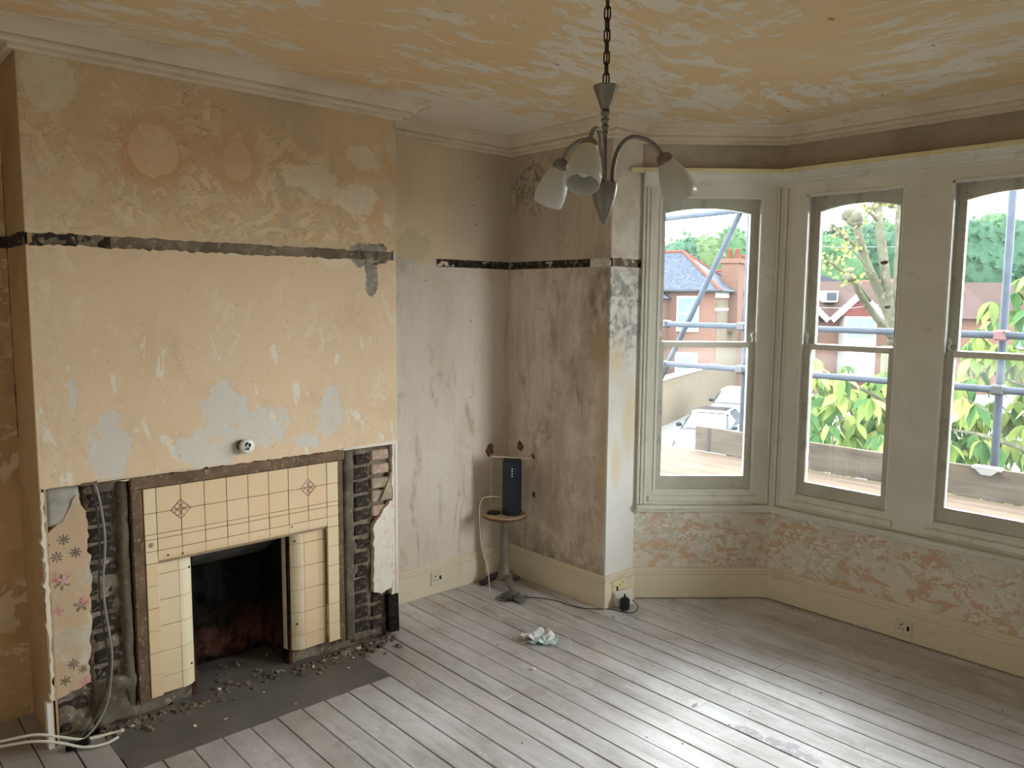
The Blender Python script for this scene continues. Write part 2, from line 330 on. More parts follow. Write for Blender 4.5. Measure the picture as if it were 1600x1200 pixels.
def ceil_mat():
    n = NT('peeling_peach_ceiling', .9, .15)
    colr = n.mix(n.thr(n.noise(1.6,6,.6,.4), .38, .62), c(232, 203, 148), c(222, 186, 124))
    colr = n.mix(n.thr(n.noise(2.6,5,.6,v=n.sc(1,(4,4,0))), .52, .66, 0, .6), colr, c(226, 194, 148))
    p = n.xyz()
    s1 = n.noise(7, 10, .7, .7, v=n.sc((1.5, .5, 1))); s2 = n.noise(7, 10, .7, .7, v=n.sc((.45, 1.6, 1), (3, 1, 0)))
    wbay = n.mul(n.thr(p[0], 1.5, 2.0), n.thr(p[1], 2.2, 2.7))
    f = n.ma('ADD', n.mul(s1, n.ma('SUBTRACT', 1.0, wbay)), n.mul(s2, wbay))
    fr_ = n.noise(34, 6, .7, .3, v=n.sc((1.1,.7,1))); f = n.ma('ADD', f, n.ma('MULTIPLY', n.ma('SUBTRACT', fr_, .5), .12))
    z1 = n.noise(1.1, 4, .6, v=n.sc((1,1,1), (2.2, 5.1, 0)))
    ff = n.ma('ADD', f, n.ma('MULTIPLY', n.ma('SUBTRACT', z1, .5), .5))
    edge = n.mx(n.thr(p[0], .55, .12), n.mul(n.thr(p[1], 3.05, 3.5), n.thr(p[0], 1.2, .5)))
    ff = n.ma('ADD', ff, n.ma('MULTIPLY', edge, .045))
    alc = n.mul(n.thr(p[0], .28, .1), n.thr(p[1], 2.45, 2.6)); ff = n.ma('ADD', ff, n.ma('MULTIPLY', alc, .25))
    ff = n.ma('ADD', ff, .034); wk = n.thr(ff, .555, .563)
    wc = n.mix(n.thr(n.noise(5,6,.6), .4, .6), c(212, 202, 180), c(232, 224, 208)); colr = n.mix(n.ma('MULTIPLY', wk, .9), colr, wc)
    dm = n.blob((2.35,1.62,0),(.24,.13,0), n.warp(.12, 5), .4); colr = n.mix(n.ma('MULTIPLY',dm,.55), colr, c(150,134,106))
    ap = n.blob((2.2,1.85,0),(.45,.2,0), n.warp(.2, 4), .4); colr = n.mix(n.ma('MULTIPLY', ap, .7), colr, c(204,190,164))
    rd = n.mul(n.thr(n.vor(6, v=n.sc((1.6,.8,1))), .1, .075), n.thr(n.noise(4,2), .52, .58)); colr = n.mix(n.ma('MULTIPLY',rd,.8), colr, c(140, 96, 54))
    ln = n.thr(n.noise(20,6,.7,.3,v=n.sc((1.3,.35,1))), .6, .66, 0, .4); colr = n.mix(ln, colr, c(232,206,160))
    n.base(colr); n.bump(n.ma('ADD', n.ma('MULTIPLY', wk, -.8), n.ma('MULTIPLY', n.noise(40,6,.7), .5)), .5, .004); return n.m
def paint_mat(name, a, b, dirt=c(120,108,88), rough=.45, amt=.5, sp=.4):
    n = NT(name, rough, sp); colr = n.mix(n.thr(n.noise(3,6,.6), .35, .65), a, b)
    d = n.thr(n.noise(9,8,.72,.3), .56, .72); colr = n.mix(n.ma('MULTIPLY', d, amt), colr, dirt)
    k = n.thr(n.noise(45,4,.7), .66, .72); colr = n.mix(n.ma('MULTIPLY', k, amt), colr, dirt)
    n.base(colr); n.bump(n.noise(25,5,.6), .12, .003); return n.m
M = {}
M['chim'] = chimney_mat(); M['alc'] = alcove_mat(); M['front'] = front_mat(); M['ret'] = return_mat()
M['bay'] = bay_mat(); M['left'] = left_mat(); M['ceil'] = ceil_mat()
M['cornice'] = paint_mat('old_cornice_paint', c(206,190,164), c(190,172,144), c(150,130,100), .7, .4, .2)
M['skirt'] = paint_mat('cream_skirting_gloss', c(210,198,170), c(200,188,160), c(150,130,92), .4, .35)
M['joinery'] = paint_mat('grimy_white_joinery', c(198,196,184), c(186,183,168), c(128,118,98), .45, .35)
M['sash'] = paint_mat('weathered_sash_paint', c(178,175,160), c(160,157,140), c(92,86,70), .5, .6)
M['bead'] = flat('daylit_white_bead', c(232,230,222), .4, var=.05)  # whiter than the joinery: daylight along the bead edge is in the colour
M['batten'] = paint_mat('pale_yellow_lath', c(222,206,150), c(208,192,132), c(150,128,80), .7, .35, .2)
def wood_floor():
    n = NT('worn_painted_boards', .42, .45); oi = n.t.nodes.new('ShaderNodeObjectInfo').outputs['Random']
    g = n.noise(3, 8, .68, .5, v=n.sc((.45, 2.6, 1)))
    colr = n.mix(n.thr(g, .35, .65), c(150,148,148), c(204,204,210))
    colr = n.mix(n.thr(n.noise(1.3,5,.6,v=n.sc(1,(2,7,0))), .42, .6, 0, .6), colr, c(164,158,160))
    colr = n.mix(n.ma('MULTIPLY', oi, .26), colr, c(140,130,122))
    st = n.thr(n.noise(26,7,.72,0,v=n.sc((.14,1.4,1))), .54, .7, 0, .5); colr = n.mix(st, colr, c(122,114,108)); mt = n.thr(n.noise(5.5,8,.7,.6,v=n.sc((1,1.2,1),(3,9,0))), .5, .62, 0, .4); colr = n.mix(mt, colr, c(132,122,114))
    pw = n.thr(n.noise(2.2,7,.66,.4,v=n.sc((.7,1,1),(6,2,0))), .48, .72, 0, .55); colr = n.mix(pw, colr, c(198,198,206))
    pf = n.thr(n.noise(38,6,.75,.3,v=n.sc((.5,1,1))), .6, .68, 0, .35); colr = n.mix(pf, colr, c(206,204,204))
    pk = n.thr(n.noise(2,5,.6,v=n.sc(1,(9,1,0))), .6, .7, 0, .5); colr = n.mix(pk, colr, c(178,152,136))
    p = n.warp(.04, 9)
    pu = n.mul(n.mx(n.blob((1.78,3.0,0),(.06,.03,0),p), n.blob((1.96,3.02,0),(.12,.035,0),p)), n.thr(n.noise(30,5,.7),.4,.5)); colr = n.mix(n.ma('MULTIPLY',pu,.7), colr, c(118,108,126))
    sp = n.mul(n.thr(n.vor(9), .06, .045), n.thr(n.noise(3,2), .5, .55)); colr = n.mix(sp, colr, c(216,212,204))
    na = n.mul(n.thr(n.vor(7,v=n.sc(1,(3,3,3))), .045, .035)); colr = n.mix(na, colr, c(52,46,42))
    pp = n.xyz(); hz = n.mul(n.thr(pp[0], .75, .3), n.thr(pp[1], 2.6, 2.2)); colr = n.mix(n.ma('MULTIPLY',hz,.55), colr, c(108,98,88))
    n.base(colr); n.put(n.b.inputs['Roughness'], n.thr(g, .3, .7, .5, .36)); n.bump(n.noise(26,7,.72,0,v=n.sc((.14,1.4,1))), .25, .002); return n.m
M['floor'] = wood_floor()
M['dark'] = flat('underfloor_dark', c(22,20,18), 1, var=.2)
M['cement'] = flat('grey_hearth_cement', c(98,92,85), .75, var=.2, vs=3, bumpk=.2)
def rough_mat(name, a, b, cc, sc1=9, sc2=40, bk=.8):
    n = NT(name, .95, .15); colr = n.mix(n.thr(n.noise(sc1,7,.7,.5), .38, .6), a, b)
    colr = n.mix(n.thr(n.noise(sc2,6,.7), .56, .68), colr, cc); n.base(colr)
    n.bump(n.noise(sc2*.8,8,.75), bk, .006); return n.m
M['soot'] = rough_mat('sooty_brick', c(34,28,24), c(62,52,44), c(110,98,84))
M['redbrick'] = rough_mat('pale_red_brick', c(150,118,98), c(172,146,122), c(196,180,156))
M['greybrick'] = rough_mat('buff_brick', c(160,142,116), c(142,122,98), c(190,176,150))
M['mortar'] = rough_mat('crumbling_mortar', c(124,110,90), c(88,76,62), c(160,146,124))
M['render'] = rough_mat('dark_cement_render', c(104,94,76), c(82,72,58), c(124,112,94), 5, 30, .5)
M['burnt'] = rough_mat('charred_wood', c(20,18,17), c(34,30,28), c(60,54,48))
M['oldwood'] = rough_mat('dark_scraped_wood', c(88,66,48), c(112,86,62), c(150,132,106), 7, 60, .5)
M['groove'] = rough_mat('dirty_rail_chase', c(96,82,64), c(128,112,90), c(158,144,122), 7, 26, 1)
M['groovedark'] = rough_mat('black_rail_chase', c(38,32,27), c(66,56,46), c(150,140,124), 9, 34, 1)
def soot_firebox():
    n = NT('soot_black_firebox', .95, .1); z = n.xyz(n.warp(.08,6))[2]
    colr = n.mix(n.thr(n.noise(6,7,.7), .4, .6), c(14,12,11), c(30,25,22))
    colr = n.mix(n.mul(n.thr(z,.28,.08), n.thr(n.noise(8,6,.7),.4,.55)), colr, c(92,50,36))
    colr = n.mix(n.thr(n.noise(30,6,.75), .64, .7), colr, c(84,74,64)); n.base(colr); n.bump(n.noise(20,8,.75), .9, .01); return n.m
M['firebox'] = soot_firebox()
def tile_mat(name, a, b):
    n = NT(name, .22, .5); oi = n.t.nodes.new('ShaderNodeObjectInfo').outputs['Random']
    colr = n.mix(oi, a, b); colr = n.mix(n.thr(n.noise(6,7,.7,.6), .52, .75, 0, .45), colr, c(176,148,104))
    cr = n.thr(n.vor(70,'DISTANCE_TO_EDGE'), .02, .0); colr = n.mix(n.ma('MULTIPLY',cr,.2), colr, c(140,110,74))
    sp = n.mul(n.thr(n.vor(22), .05, .03), n.thr(n.noise(6,2), .5, .55)); colr = n.mix(sp, colr, c(96,66,40))
    n.base(colr); n.bump(n.noise(7,3,.5), .12, .004); return n.m
M['tile'] = tile_mat('glazed_peach_tile', c(224,192,144), c(212,178,128))
M['tilecream'] = tile_mat('glazed_cream_tile', c(232,206,160), c(222,194,146))
M['tileround'] = tile_mat('glazed_ivory_corner_tile', c(226,208,170), c(216,194,152))
M['grout'] = flat('brown_tile_grout', c(140,112,78), .9)
M['purple'] = flat('plum_tile_line', c(140,84,96), .4)
M['white'] = flat('white_plastic', c(226,222,210), .35, var=.04)
M['socket'] = flat('aged_ivory_plastic', c(206,196,166), .4, var=.1)
M['black'] = flat('black_plastic', c(22,24,30), .35, var=.1)
M['blackhole'] = flat('dark_slot', c(14,12,10), .8)
M['chip'] = flat('plaster_chip_cream', c(218,206,184), .9, var=.08)
M['whitepl'] = rough_mat('white_patch_plaster', c(212,204,192), c(196,186,172), c(206,150,110), 5, 24, .4)

# ------------------------------------------------------------------ walls, floor, ceiling
# floor boards
floor = empty('floor'); floor['kind'] = 'structure'
MB().box(-.6, 4.3, -.7, 3.9, -.14, -.032).prism([(.3,3.8),(3.35,3.8),(2.72,4.6),(.93,4.6)], 'z', -.14, -.032).build('subfloor', M['dark'], floor)
gaps = [4.425, 4.304, 4.204, 4.094, 3.977, 3.847, 3.720, 3.585, 3.462, 3.348, 3.222, 3.1, 2.981, 2.864, 2.744, 2.632, 2.515, 2.408, 2.303, 2.165, 2.049, 1.932, 1.814, 1.702, 1.587, 1.470]
while gaps[-1] > -.4: gaps.append(gaps[-1]-.1175)
joints = {3.1: [1.52], 2.864: [.62, 3.0], 3.585: [.72, 2.9], 3.720: [1.55], 2.632: [2.35], 2.303: [1.9], 1.932: [1.35], 2.981: [2.55], 1.47: [2.2], 2.515: [.9], 1.114: [2.9], 3.348: [2.7], 3.977: [1.9]}
HX = .378
for i in range(len(gaps)-1):
    y1, y0 = gaps[i], gaps[i+1]; gw = R.choice([.002, .0028, .0036, .0055]) + (.004 if abs(gaps[i]-3.222) < .01 else 0)
    ym = (y0+y1)/2
    if ym > RY: x0 = XC + (y1-RY)*(BX0-XC)/(BY-RY) - .15; x1 = 3.139 - (y1-RY)*(BX0-XC)/(BY-RY) + .15
    elif ym > FY: x0, x1 = XC-.02, 3.16
    elif ym > 2.17: x0, x1 = AX-.02 if ym > YB-.06 else (-.03 if ym > 2.3 else .085), XR
    elif ym > 1.0: x0, x1 = HX + R.uniform(-.004, .004), XR
    elif ym > Y0: x0, x1 = .012, XR
    else: x0, x1 = AX-.02, XR
    xs = [x0] + [j for k, js in joints.items() if abs(k-y1) < .01 for j in js] + [x1]
    for a, b in zip(xs, xs[1:]):
        dz = R.uniform(-.0015, .0008)
        mb = MB(); mb.box(a+.0006, b-.0006, y0+gw, y1-gw*.6, -.026, dz, bev=.0018)
        for vtx in mb.bm.verts: vtx.co.z += (vtx.co.y-ym)*R.choice([0.008, -.006, .004])*0 + 0
        mb.build('floorboard', M['floor'], floor)
# hearth slab
hs = ragged([(1.0, -.03), (1.0, HX-.002), (2.163, HX-.002), (2.166, .09), (2.30, .045), (2.30, -.03)], .03, .003, seed=4)
MB().prism([(v, u) for u, v in hs], 'z', -.03, .001).build('hearth_slab', M['cement'], floor, label='smooth dark grey cement hearth let into the boards')
MB().box(-.33, .01, 1.3, 2.0, -.03, .0).build('hearth_back', M['cement'], floor)
# ceiling
MB().box(-.6, 4.3, -.7, 4.7, CEIL, CEIL+.12).build('ceiling', M['ceil'], kind='structure')
# alcove wall with a chase cut for the lost picture rail
ZR0, ZR1 = 1.972, 2.018
def wallprof(z0=-.1, z1=CEIL, chase=True):
    p = [(0, z0)]
    if chase: p += [(0, ZR0), (-.014, ZR0), (-.014, ZR1), (0, ZR1)]
    return p + [(0, z1), (-.16, z1), (-.16, z0)]
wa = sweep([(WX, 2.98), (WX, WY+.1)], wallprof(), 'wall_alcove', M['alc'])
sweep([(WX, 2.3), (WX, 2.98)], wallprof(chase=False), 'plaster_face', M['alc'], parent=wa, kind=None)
wf = sweep([(WX-.1, WY), (WXC-.012, WY)], wallprof(), 'wall_front', M['front'])
wr = sweep([(WXC, WY+.001), (WXC, 3.826)], wallprof(), 'wall_return', M['ret'])
MB().box(.32, WXC-.013, 3.80, 3.90, -.1, CEIL).build('chase_light_stop', M['dark'], wr)  # added block, stops sky light leaking through the chase end
def chase_fill(name, P0, P1, nrm, mat, parent, z0=ZR0-.003, z1=ZR1+.003, depth=.011, seed=0, amp=.006):
    """rough strip of broken plaster lying in the picture rail's chase"""
    P0 = Vector(P0); P1 = Vector(P1); L = (P1-P0).length; nx = max(4, int(L/.012)); nz = 5; mb = MB(); g = []
    nv = Vector(nrm)
    for i in range(nx+1):
        row = []
        for j in range(nz+1):
            p = P0.lerp(P1, i/nx); q = Vector((p.x, p.y, z0+(z1-z0)*j/nz))
            h = noise.fractal(q*22+Vector((seed,0,0)), 1, 2, 4)*amp*1.3; edge = .003 if j in (0, nz) else 0
            row.append(mb.bm.verts.new(q - nv*(depth-max(h,-.004)) + nv*edge))
        g.append(row)
    for i in range(nx):
        for j in range(nz): mb.bm.faces.new((g[i][j], g[i+1][j], g[i+1][j+1], g[i][j+1]))
    return mb.build(name, mat, parent, smooth=True)
chase_fill('rail_chase', (WX, 2.98), (WX, WY), (1,0,0), M['groovedark'], wa)
chase_fill('rail_chase', (WX, WY), (WXC, WY), (0,-1,0), M['groovedark'], wf)
chase_fill('rail_chase', (WXC, WY), (WXC, 3.83), (1,0,0), M['groove'], wr, amp=.012)
# near-left alcove and rest of shell
wl = MB(); wl.box(WX-.15, WX+.0, -.6, Y0+.1, -.1, ZR0).box(WX-.15, WX, -.6, Y0+.1, ZR1, CEIL).box(WX-.15, WX-.012, -.6, Y0+.1, ZR0-.01, ZR1+.01)
wl = wl.build('wall_left', M['left'], kind='structure')
chase_fill('rail_chase', (WX, -.4), (WX, Y0), (1,0,0), M['groovedark'], wl)
M['plainwall'] = paint_mat('plain_pale_plaster', c(214,206,190), c(204,194,176), c(180,160,130), .9, .3, .2)
MB().box(WX-.1, XR+.2, YBK-.15, YBK, -.1, CEIL).build('wall_back', M['plainwall'], kind='structure')
MB().box(XR, XR+.15, YBK-.1, FY+.2, -.1, CEIL).build('wall_right', M['plainwall'], kind='structure')
MB().box(3.159, XR+.1, WY, WY+.15, -.1, CEIL).box(3.159, 3.3, WY, 3.83, -.1, CEIL).build('wall_front_right', M['front'], kind='structure')
# bay: apron below the sill and band above the windows
bayp = WALLP[3:7]
wb = sweep(bayp, [(0,-.1),(0,.57),(-.16,.57),(-.16,-.1)], 'wall_bay', M['bay'])
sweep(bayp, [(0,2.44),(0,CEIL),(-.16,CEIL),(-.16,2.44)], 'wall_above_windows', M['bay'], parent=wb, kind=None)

# ------------------------------------------------------------------ chimney breast
wc = MB()
TH = .022
# brick core
core = MB()
core.box(WX-.15, -.055, Y0+.01, 1.40, -.1, CEIL).box(WX-.15, -.055, 1.87, YB-.01, -.1, CEIL).box(WX-.15, -.055, 1.39, 1.88, .66, CEIL).box(WX-.2, WX-.01, 1.3, 1.95, -.1, 1.0)
chb = core.build('wall_chimney', M['mortar'], kind='structure')
lowtop = 1.034
pl = MB()
lo_poly = ragged([(Y0, lowtop+.012), (1.15, lowtop-.004), (1.30, lowtop+.004), (2.12, lowtop+.004), (YB, lowtop), (YB, ZR0), (Y0, ZR0)], .018, .0028, keep=(4, 6), seed=11)
pl.prism(lo_poly, 'x', -TH-.033, 0)
hi_poly = ragged([(Y0, ZR1), (YB, ZR1), (YB, CEIL), (Y0, CEIL)], .02, .0025, keep=(1, 2, 3), seed=12)
pl.prism(hi_poly, 'x', -TH-.033, 0)
pl.build('papered_plaster', M['chim'], chb, tri=True)
MB().box(-.06, -.011, Y0, YB, ZR0-.01, ZR1+.01).build('chase_back', M['groove'], chb)
chase_fill('rail_chase', (0, 1.0), (0, YB), (1,0,0), M['groove'], chb, amp=.004)
chase_fill('rail_chase', (0, Y0), (0, 1.12), (1,0,0), M['groovedark'], chb, amp=.012, seed=3, depth=.009)
chase_fill('cement_lump', (0, 2.24), (0, 2.40), (1,0,0), M['mortar'], chb, 1.95, 2.05, .004, seed=9, amp=.012)
# returns of the breast
M['returnshade'] = paint_mat('shaded_return_paper', c(168,134,88), c(152,118,74), c(130,98,58), .9, .4, .2)  # paper colour lowered to hold the return's shade
MB().box(WX, -.0005, Y0-.003, Y0+.012, .0, ZR0).box(WX, -.0005, Y0-.003, Y0+.012, ZR1, CEIL).box(WX, -.0005, Y0+.006, Y0+.02, 0, CEIL).build('return_face', M['returnshade'], chb)
MB().box(WX, -.001, YB-.012, YB+.002, .2, CEIL).build('return_face', M['alc'], chb)
chase_fill('rail_chase', (WX, Y0), (0, Y0), (0,-1,0), M['groovedark'], chb, depth=-.001)
# a dark crack down the inner left corner
MB().prism(ragged([(-.4+.062, 1.2), (-.4+.07, 1.2), (-.4+.071, 2.3), (-.4+.064, 2.3)], .03, .004, seed=5), 'y', Y0-.004, Y0+.001).build('corner_crack', M['blackhole'], chb)

# exposed brickwork: every brick its own part
def brick_mesh(name, mat, w, h, d=.05, seed=0):
    mb = MB(); mb.box(-d, 0, 0, w, 0, h, bev=.006); bmesh.ops.subdivide_edges(mb.bm, edges=mb.bm.edges, cuts=1)
    for v in mb.bm.verts:
        v.co += noise.noise_vector(v.co*40+Vector((seed*7,0,0)))*.004
    me = mb.build(name, mat, smooth=False); m_ = me.data; bpy.data.objects.remove(me); return m_
bm_dark = [brick_mesh('brick', M['soot'], .1, .058, seed=k) for k in range(5)]
bm_lite = [brick_mesh('brick', M['redbrick'], .1, .058, seed=k) for k in range(3)] + [brick_mesh('brick', M['greybrick'], .1, .058, seed=k+5) for k in range(2)]
def bricks(ya, yb, za, zb, pool, depth=0, pitch=.0735, vary=.02, split=None):
    z = za; k = 0
    while z + .055 < zb:
        o = link_copy(R.choice(pool), 'brick', chb, (depth+R.uniform(-.006,.004), ya+R.uniform(-vary,vary*.3), z), (R.uniform(-.02,.02), 0, R.uniform(-.05,.05)), (1, (yb-ya)/.1*R.uniform(.9,1.05), R.uniform(.9,1.05)))
        z += pitch
bricks(.995, 1.098, .2, 1.03, bm_dark, -.028)
bricks(2.222, 2.31, .06, 1.04, bm_dark, -.022)
bricks(2.318, 2.432, .66, 1.04, bm_lite, -.016, vary=.004)
bricks(.86, .98, .03, .2, bm_dark, -.03); bricks(2.33, 2.40, .05, .26, bm_dark, -.02)
def rough_slab(name, mat, ya, yb, za, zb, x0, x1, amp=.006, seed=0, step=.014, parent=None, label=None):
    mb = MB(); nu = max(2, int((yb-ya)/step)); nv = max(2, int((zb-za)/step)); g = []
    for i in range(nu+1):
        row = []
        for j in range(nv+1):
            yy = ya+(yb-ya)*i/nu; zz = za+(zb-za)*j/nv
            h = noise.fractal(Vector((seed*3.1, yy*16, zz*16)), 1, 2, 5)*amp
            if i in (0, nu): yy += noise.noise(Vector((seed, zz*22, i)))*.012
            e = i in (0, nu) or j in (0, nv)
            row.append(mb.bm.verts.new((x0 if e else x1+h, yy, zz)))
        g.append(row)
    for i in range(nu):
        for j in range(nv): mb.bm.faces.new((g[i][j], g[i+1][j], g[i+1][j+1], g[i][j+1]))
    return mb.build(name, mat, parent or chb, smooth=True, label=label)
rough_slab('mortar_bed', M['mortar'], .97, 1.12, .0, lowtop+.01, -.06, -.036, .014, 1)
rough_slab('mortar_bed', M['mortar'], 2.2, 2.44, .0, lowtop, -.06, -.034, .014, 2)
rough_slab('cement_strip', M['render'], 1.098, 1.156, .05, lowtop, -.055, -.012, .007, 3)
rough_slab('cement_strip', M['render'], 2.143, 2.218, .03, lowtop, -.055, -.010, .007, 4)
rough_slab('rubble_footing', M['render'], .97, 1.16, .0, .21, -.055, -.012, .015, 5)
rough_slab('rubble_footing', M['mortar'], .835, .99, .0, .2, -.058, -.03, .022, 6)
rough_slab('grey_plaster_patch', M['mortar'] if False else flat('pale_grey_patch', c(160,154,142), .9, var=.2, bumpk=.4), .838, .97, .88, lowtop+.002, -.03, -.008, .004, 7)
# fragment of floral wallpaper
def floral():
    n = NT('old_floral_wallpaper', .9, .15); v = n.warp(.012, 16)
    colr = n.mix(n.thr(n.noise(5,6,.6), .4, .6), c(188,178,156), c(168,154,130))
    tan = n.mul(n.thr(n.noise(4,5,.6,.6,v=n.sc(1,(0,3,2))), .44, .5)); colr = n.mix(n.ma('MULTIPLY',tan,.7), colr, c(178,140,96))
    lines = n.thr(n.ma('ABSOLUTE', n.ma('SUBTRACT', n.ma('FRACT', n.ma('MULTIPLY', n.xyz()[1], 160)), .5)), .1, .04, 0, .25); colr = n.mix(lines, colr, c(120,116,108))
    def star(cy, cz, r, cc, k=8):
        a = n.vm('SUBTRACT', n.co, (0, cy, cz)); p = n.xyz(a)
        th = n.ma('ARCTAN2', p[1], p[2]); rr = n.ma('SQRT', n.ma('ADD', n.ma('POWER', p[1], 2), n.ma('POWER', p[2], 2)))
        lim = n.ma('MULTIPLY_ADD', n.ma('ABSOLUTE', n.ma('COSINE', n.ma('MULTIPLY', th, k/2))), r*.85, r*.15)
        return n.thr(n.ma('SUBTRACT', lim, rr), 0, .0015), cc
    for cy, cz, r, cc, k in ((.90,.83,.024,c(44,46,48),8), (.873,.765,.024,c(44,46,48),8), (.94,.77,.024,c(44,46,48),8), (.912,.315,.024,c(44,46,48),8), (.945,.285,.02,c(44,46,48),8), (.88,.255,.022,c(60,60,50),6), (.95,.55,.03,c(70,70,56),5),(.885,.66,.034,c(70,70,56),6),
                             (.862,.68,.026,c(176,96,108),3), (.895,.665,.022,c(206,150,150),5), (.905,.685,.018,c(186,110,116),4), (.962,.565,.022,c(196,110,120),5), (.87,.545,.022,c(176,100,104),4), (.95,.225,.026,c(190,110,124),5)):
        f, k_ = star(cy, cz, r, cc, k); colr = n.mix(n.ma('MULTIPLY', n.ma('MULTIPLY', f, n.thr(n.noise(60,5,.7), .3, .5)), .75), colr, cc)
    n.base(colr); n.bump(n.noise(30,6,.7), .7, .005); return n.m
wpp = ragged([(.838,.188),(.972,.222),(.992,.6),(.985,.93),(.95,1.0),(.915,.93),(.90,.9),(.845,.86)], .02, .0035, seed=21)
MB().prism(wpp, 'x', -.032, -.004).build('wallpaper_fragment', floral(), chb, tri=True, label='strip of old floral wallpaper with pink roses and dark daisies')
MB().prism(ragged([(Y0,.19),(Y0+.012,.19),(Y0+.012,1.03),(Y0,1.03)], .02, .003, seed=8), 'x', -.03, .001).build('corner_bead', M['chip'], chb)
MB().box(-.03, .012, Y0-.02, Y0-.001, .0, .186).build('skirting_end', M['white'], chb, label='cut end of white skirting board at the breast corner')
# right: white plaster panel and burnt skirting stub
wpl = ragged([(2.315,.262),(2.36,.245),(2.425,.262),(2.44,.72),(2.42,.735),(2.355,.66),(2.318,.62)], .02, .003, seed=31)
MB().prism(wpl, 'x', -.03, -.002).build('white_plaster_panel', M['whitepl'], chb, tri=True)
MB().prism(ragged([(2.36,.74),(2.43,.74),(2.442,.9),(2.42,.86)], .02, .003, seed=32), 'x', -.03, -.006).build('plaster_edge', M['greybrick'], chb, tri=True)
MB().prism(ragged([(2.425,.2),(2.458,.2),(2.462,1.035),(2.436,1.035)], .03, .003, seed=33), 'x', -.05, -.004).build('corner_plaster', M['whitepl'], chb, tri=True)
MB().box(-.04, .004, 2.405, 2.46, .02, .222, jit=.004).build('burnt_skirting_stub', M['burnt'], chb)
MB().box(-.035, -.002, .835, .855, 1.03, 1.038, jit=.002).box(-.03, .004, .97, 1.3, 1.036, 1.044, jit=.002).build('wood_lath', M['oldwood'], chb)
MB().box(-.02, .006, 1.03, 1.42, 1.040, 1.047, jit=.002).build('split_lath', M['cornice'], chb)
MB().box(-.02, .004, 2.14, 2.45, 1.032, 1.046, jit=.003).build('split_lath', M['whitepl'], chb)

# firebox
fb = MB()
fb.box(-.35, -.335, 1.36, 1.90, 0, .72).box(-.34, -.05, 1.395, 1.41, 0, .72).box(-.34, -.05, 1.86, 1.875, 0, .72)
fb.build('firebox_lining', M['firebox'], chb)
MB().box(-.34, -.1, 1.40, 1.87, .655, .72).prism([(-.334,.50),(-.1,.64),(-.1,.70),(-.334,.70)], 'y', 1.41, 1.86).build('throat_plate', flat('grey_throat_render', c(96,92,84), .9, var=.3, bumpk=.5), chb)
rough_slab('fireback_lump', M['firebox'], 1.41, 1.86, .0, .5, -.334, -.315, .03, 12)
rb = MB(); 
for i in range(260):
    yy = R.uniform(1.0, 2.42); xx = R.gauss(.02, .035) if R.random() < .8 else R.uniform(-.28, .06)
    if xx < .0 and not 1.45 < yy < 1.83: xx = abs(xx)*.6 + .002
    s = R.uniform(.003, .010) * (1.3 if yy < 1.2 or yy > 2.1 else 1)
    rb.box(-s, s, -s*R.uniform(.5,1.4), s, 0, s*R.uniform(.5,1.2), jit=s*.3, mat=Matrix.Translation((xx, yy, .001)) @ Matrix.Rotation(R.uniform(0,6), 4, 'Z'))
tag(rb.build('rubble', M['mortar']), 'crumbs of mortar and soot along the foot of the fireplace', 'rubble', kind='stuff')
chipm = []
for k in range(4):
    mb = MB(); mb.prism([(.012*math.cos(a)*R.uniform(.5,1.2), .012*math.sin(a)*R.uniform(.4,1.1)) for a in (0,1.1,2.2,3.3,4.5,5.5)], 'z', 0, .004)
    for v in mb.bm.verts: v.co.z += noise.noise(v.co*90)*.004
    o = mb.build('plaster_chip', M['chip']); chipm.append(o.data); bpy.data.objects.remove(o)
chips = [(-.02,1.5,1), (.14,1.64,.6), (.25,1.42,.7), (.06,1.93,.9), (.03,2.0,1.0),(.05,2.06,1.3),(.035,2.13,1.6),(.03,2.2,1.7),(.1,2.12,1.1),(.18,2.05,.7),(.33,1.7,.6),(.04,1.1,1.6),(.06,1.06,1.4),(.22,1.3,.6),(.4,1.98,.6),(.02,2.28,1.4),(.05,2.35,1.2)]
for x, y, s in chips:
    o = link_copy(R.choice(chipm), 'plaster_chip', None, (x, y, .003), (R.uniform(-.3,.3), R.uniform(-.3,.3), R.uniform(0,6)), (s, s, s))
    tag(o, 'small cream plaster chip lying on the dark cement hearth', 'chip', 'plaster chips on the hearth')
for x, y, s, lb in ((.62,3.50,1.5,'white plaster flake on the boards in front of the bay corner'), (1.5,3.02,1.3,'thin white sliver on the sunlit boards right of the face mask'), (.35,3.25,.9,'pale crumb on the boards between stool and face mask'), (.78,2.72,1.2,'flat beige flake on the boards just in front of the face mask')):
    tag(link_copy(R.choice(chipm), 'plaster_chip', None, (x, y, .003), (.2,.1,R.uniform(0,6)), (s*1.2,s*.8,s)), lb, 'chip')

# ------------------------------------------------------------------ tiled fireplace surround
fs = empty('fireplace_surround', (0, 1.65, 0))
tag(fs, 'stepped peach and cream tiled fireplace surround around the black opening', 'fireplace')
def P(mb, name, mat, **k):
    o = mb.build(name, mat, fs, **k); o.matrix_parent_inverse = Matrix.Translation((0,-1.65,0)); return o
tmesh = {}
def tile(ya, yb, za, zb, x, mat, thick=.012, name='tile'):
    wy, wz = yb-ya-.0022, zb-za-.0022; key = (round(wy,3), round(wz,3), mat.name, thick)
    if key not in tmesh:
        mb = MB(); mb.box(-thick, 0, 0, wy, 0, wz, bev=.0018); o = mb.build(name, mat); tmesh[key] = o.data; bpy.data.objects.remove(o)
    o = link_copy(tmesh[key], name, fs, (x+R.uniform(-.0006,.0006), ya+.0011-1.65, za+.0011), (R.uniform(-.004,.004), R.uniform(-.005,.005), R.uniform(-.006,.006))); return o
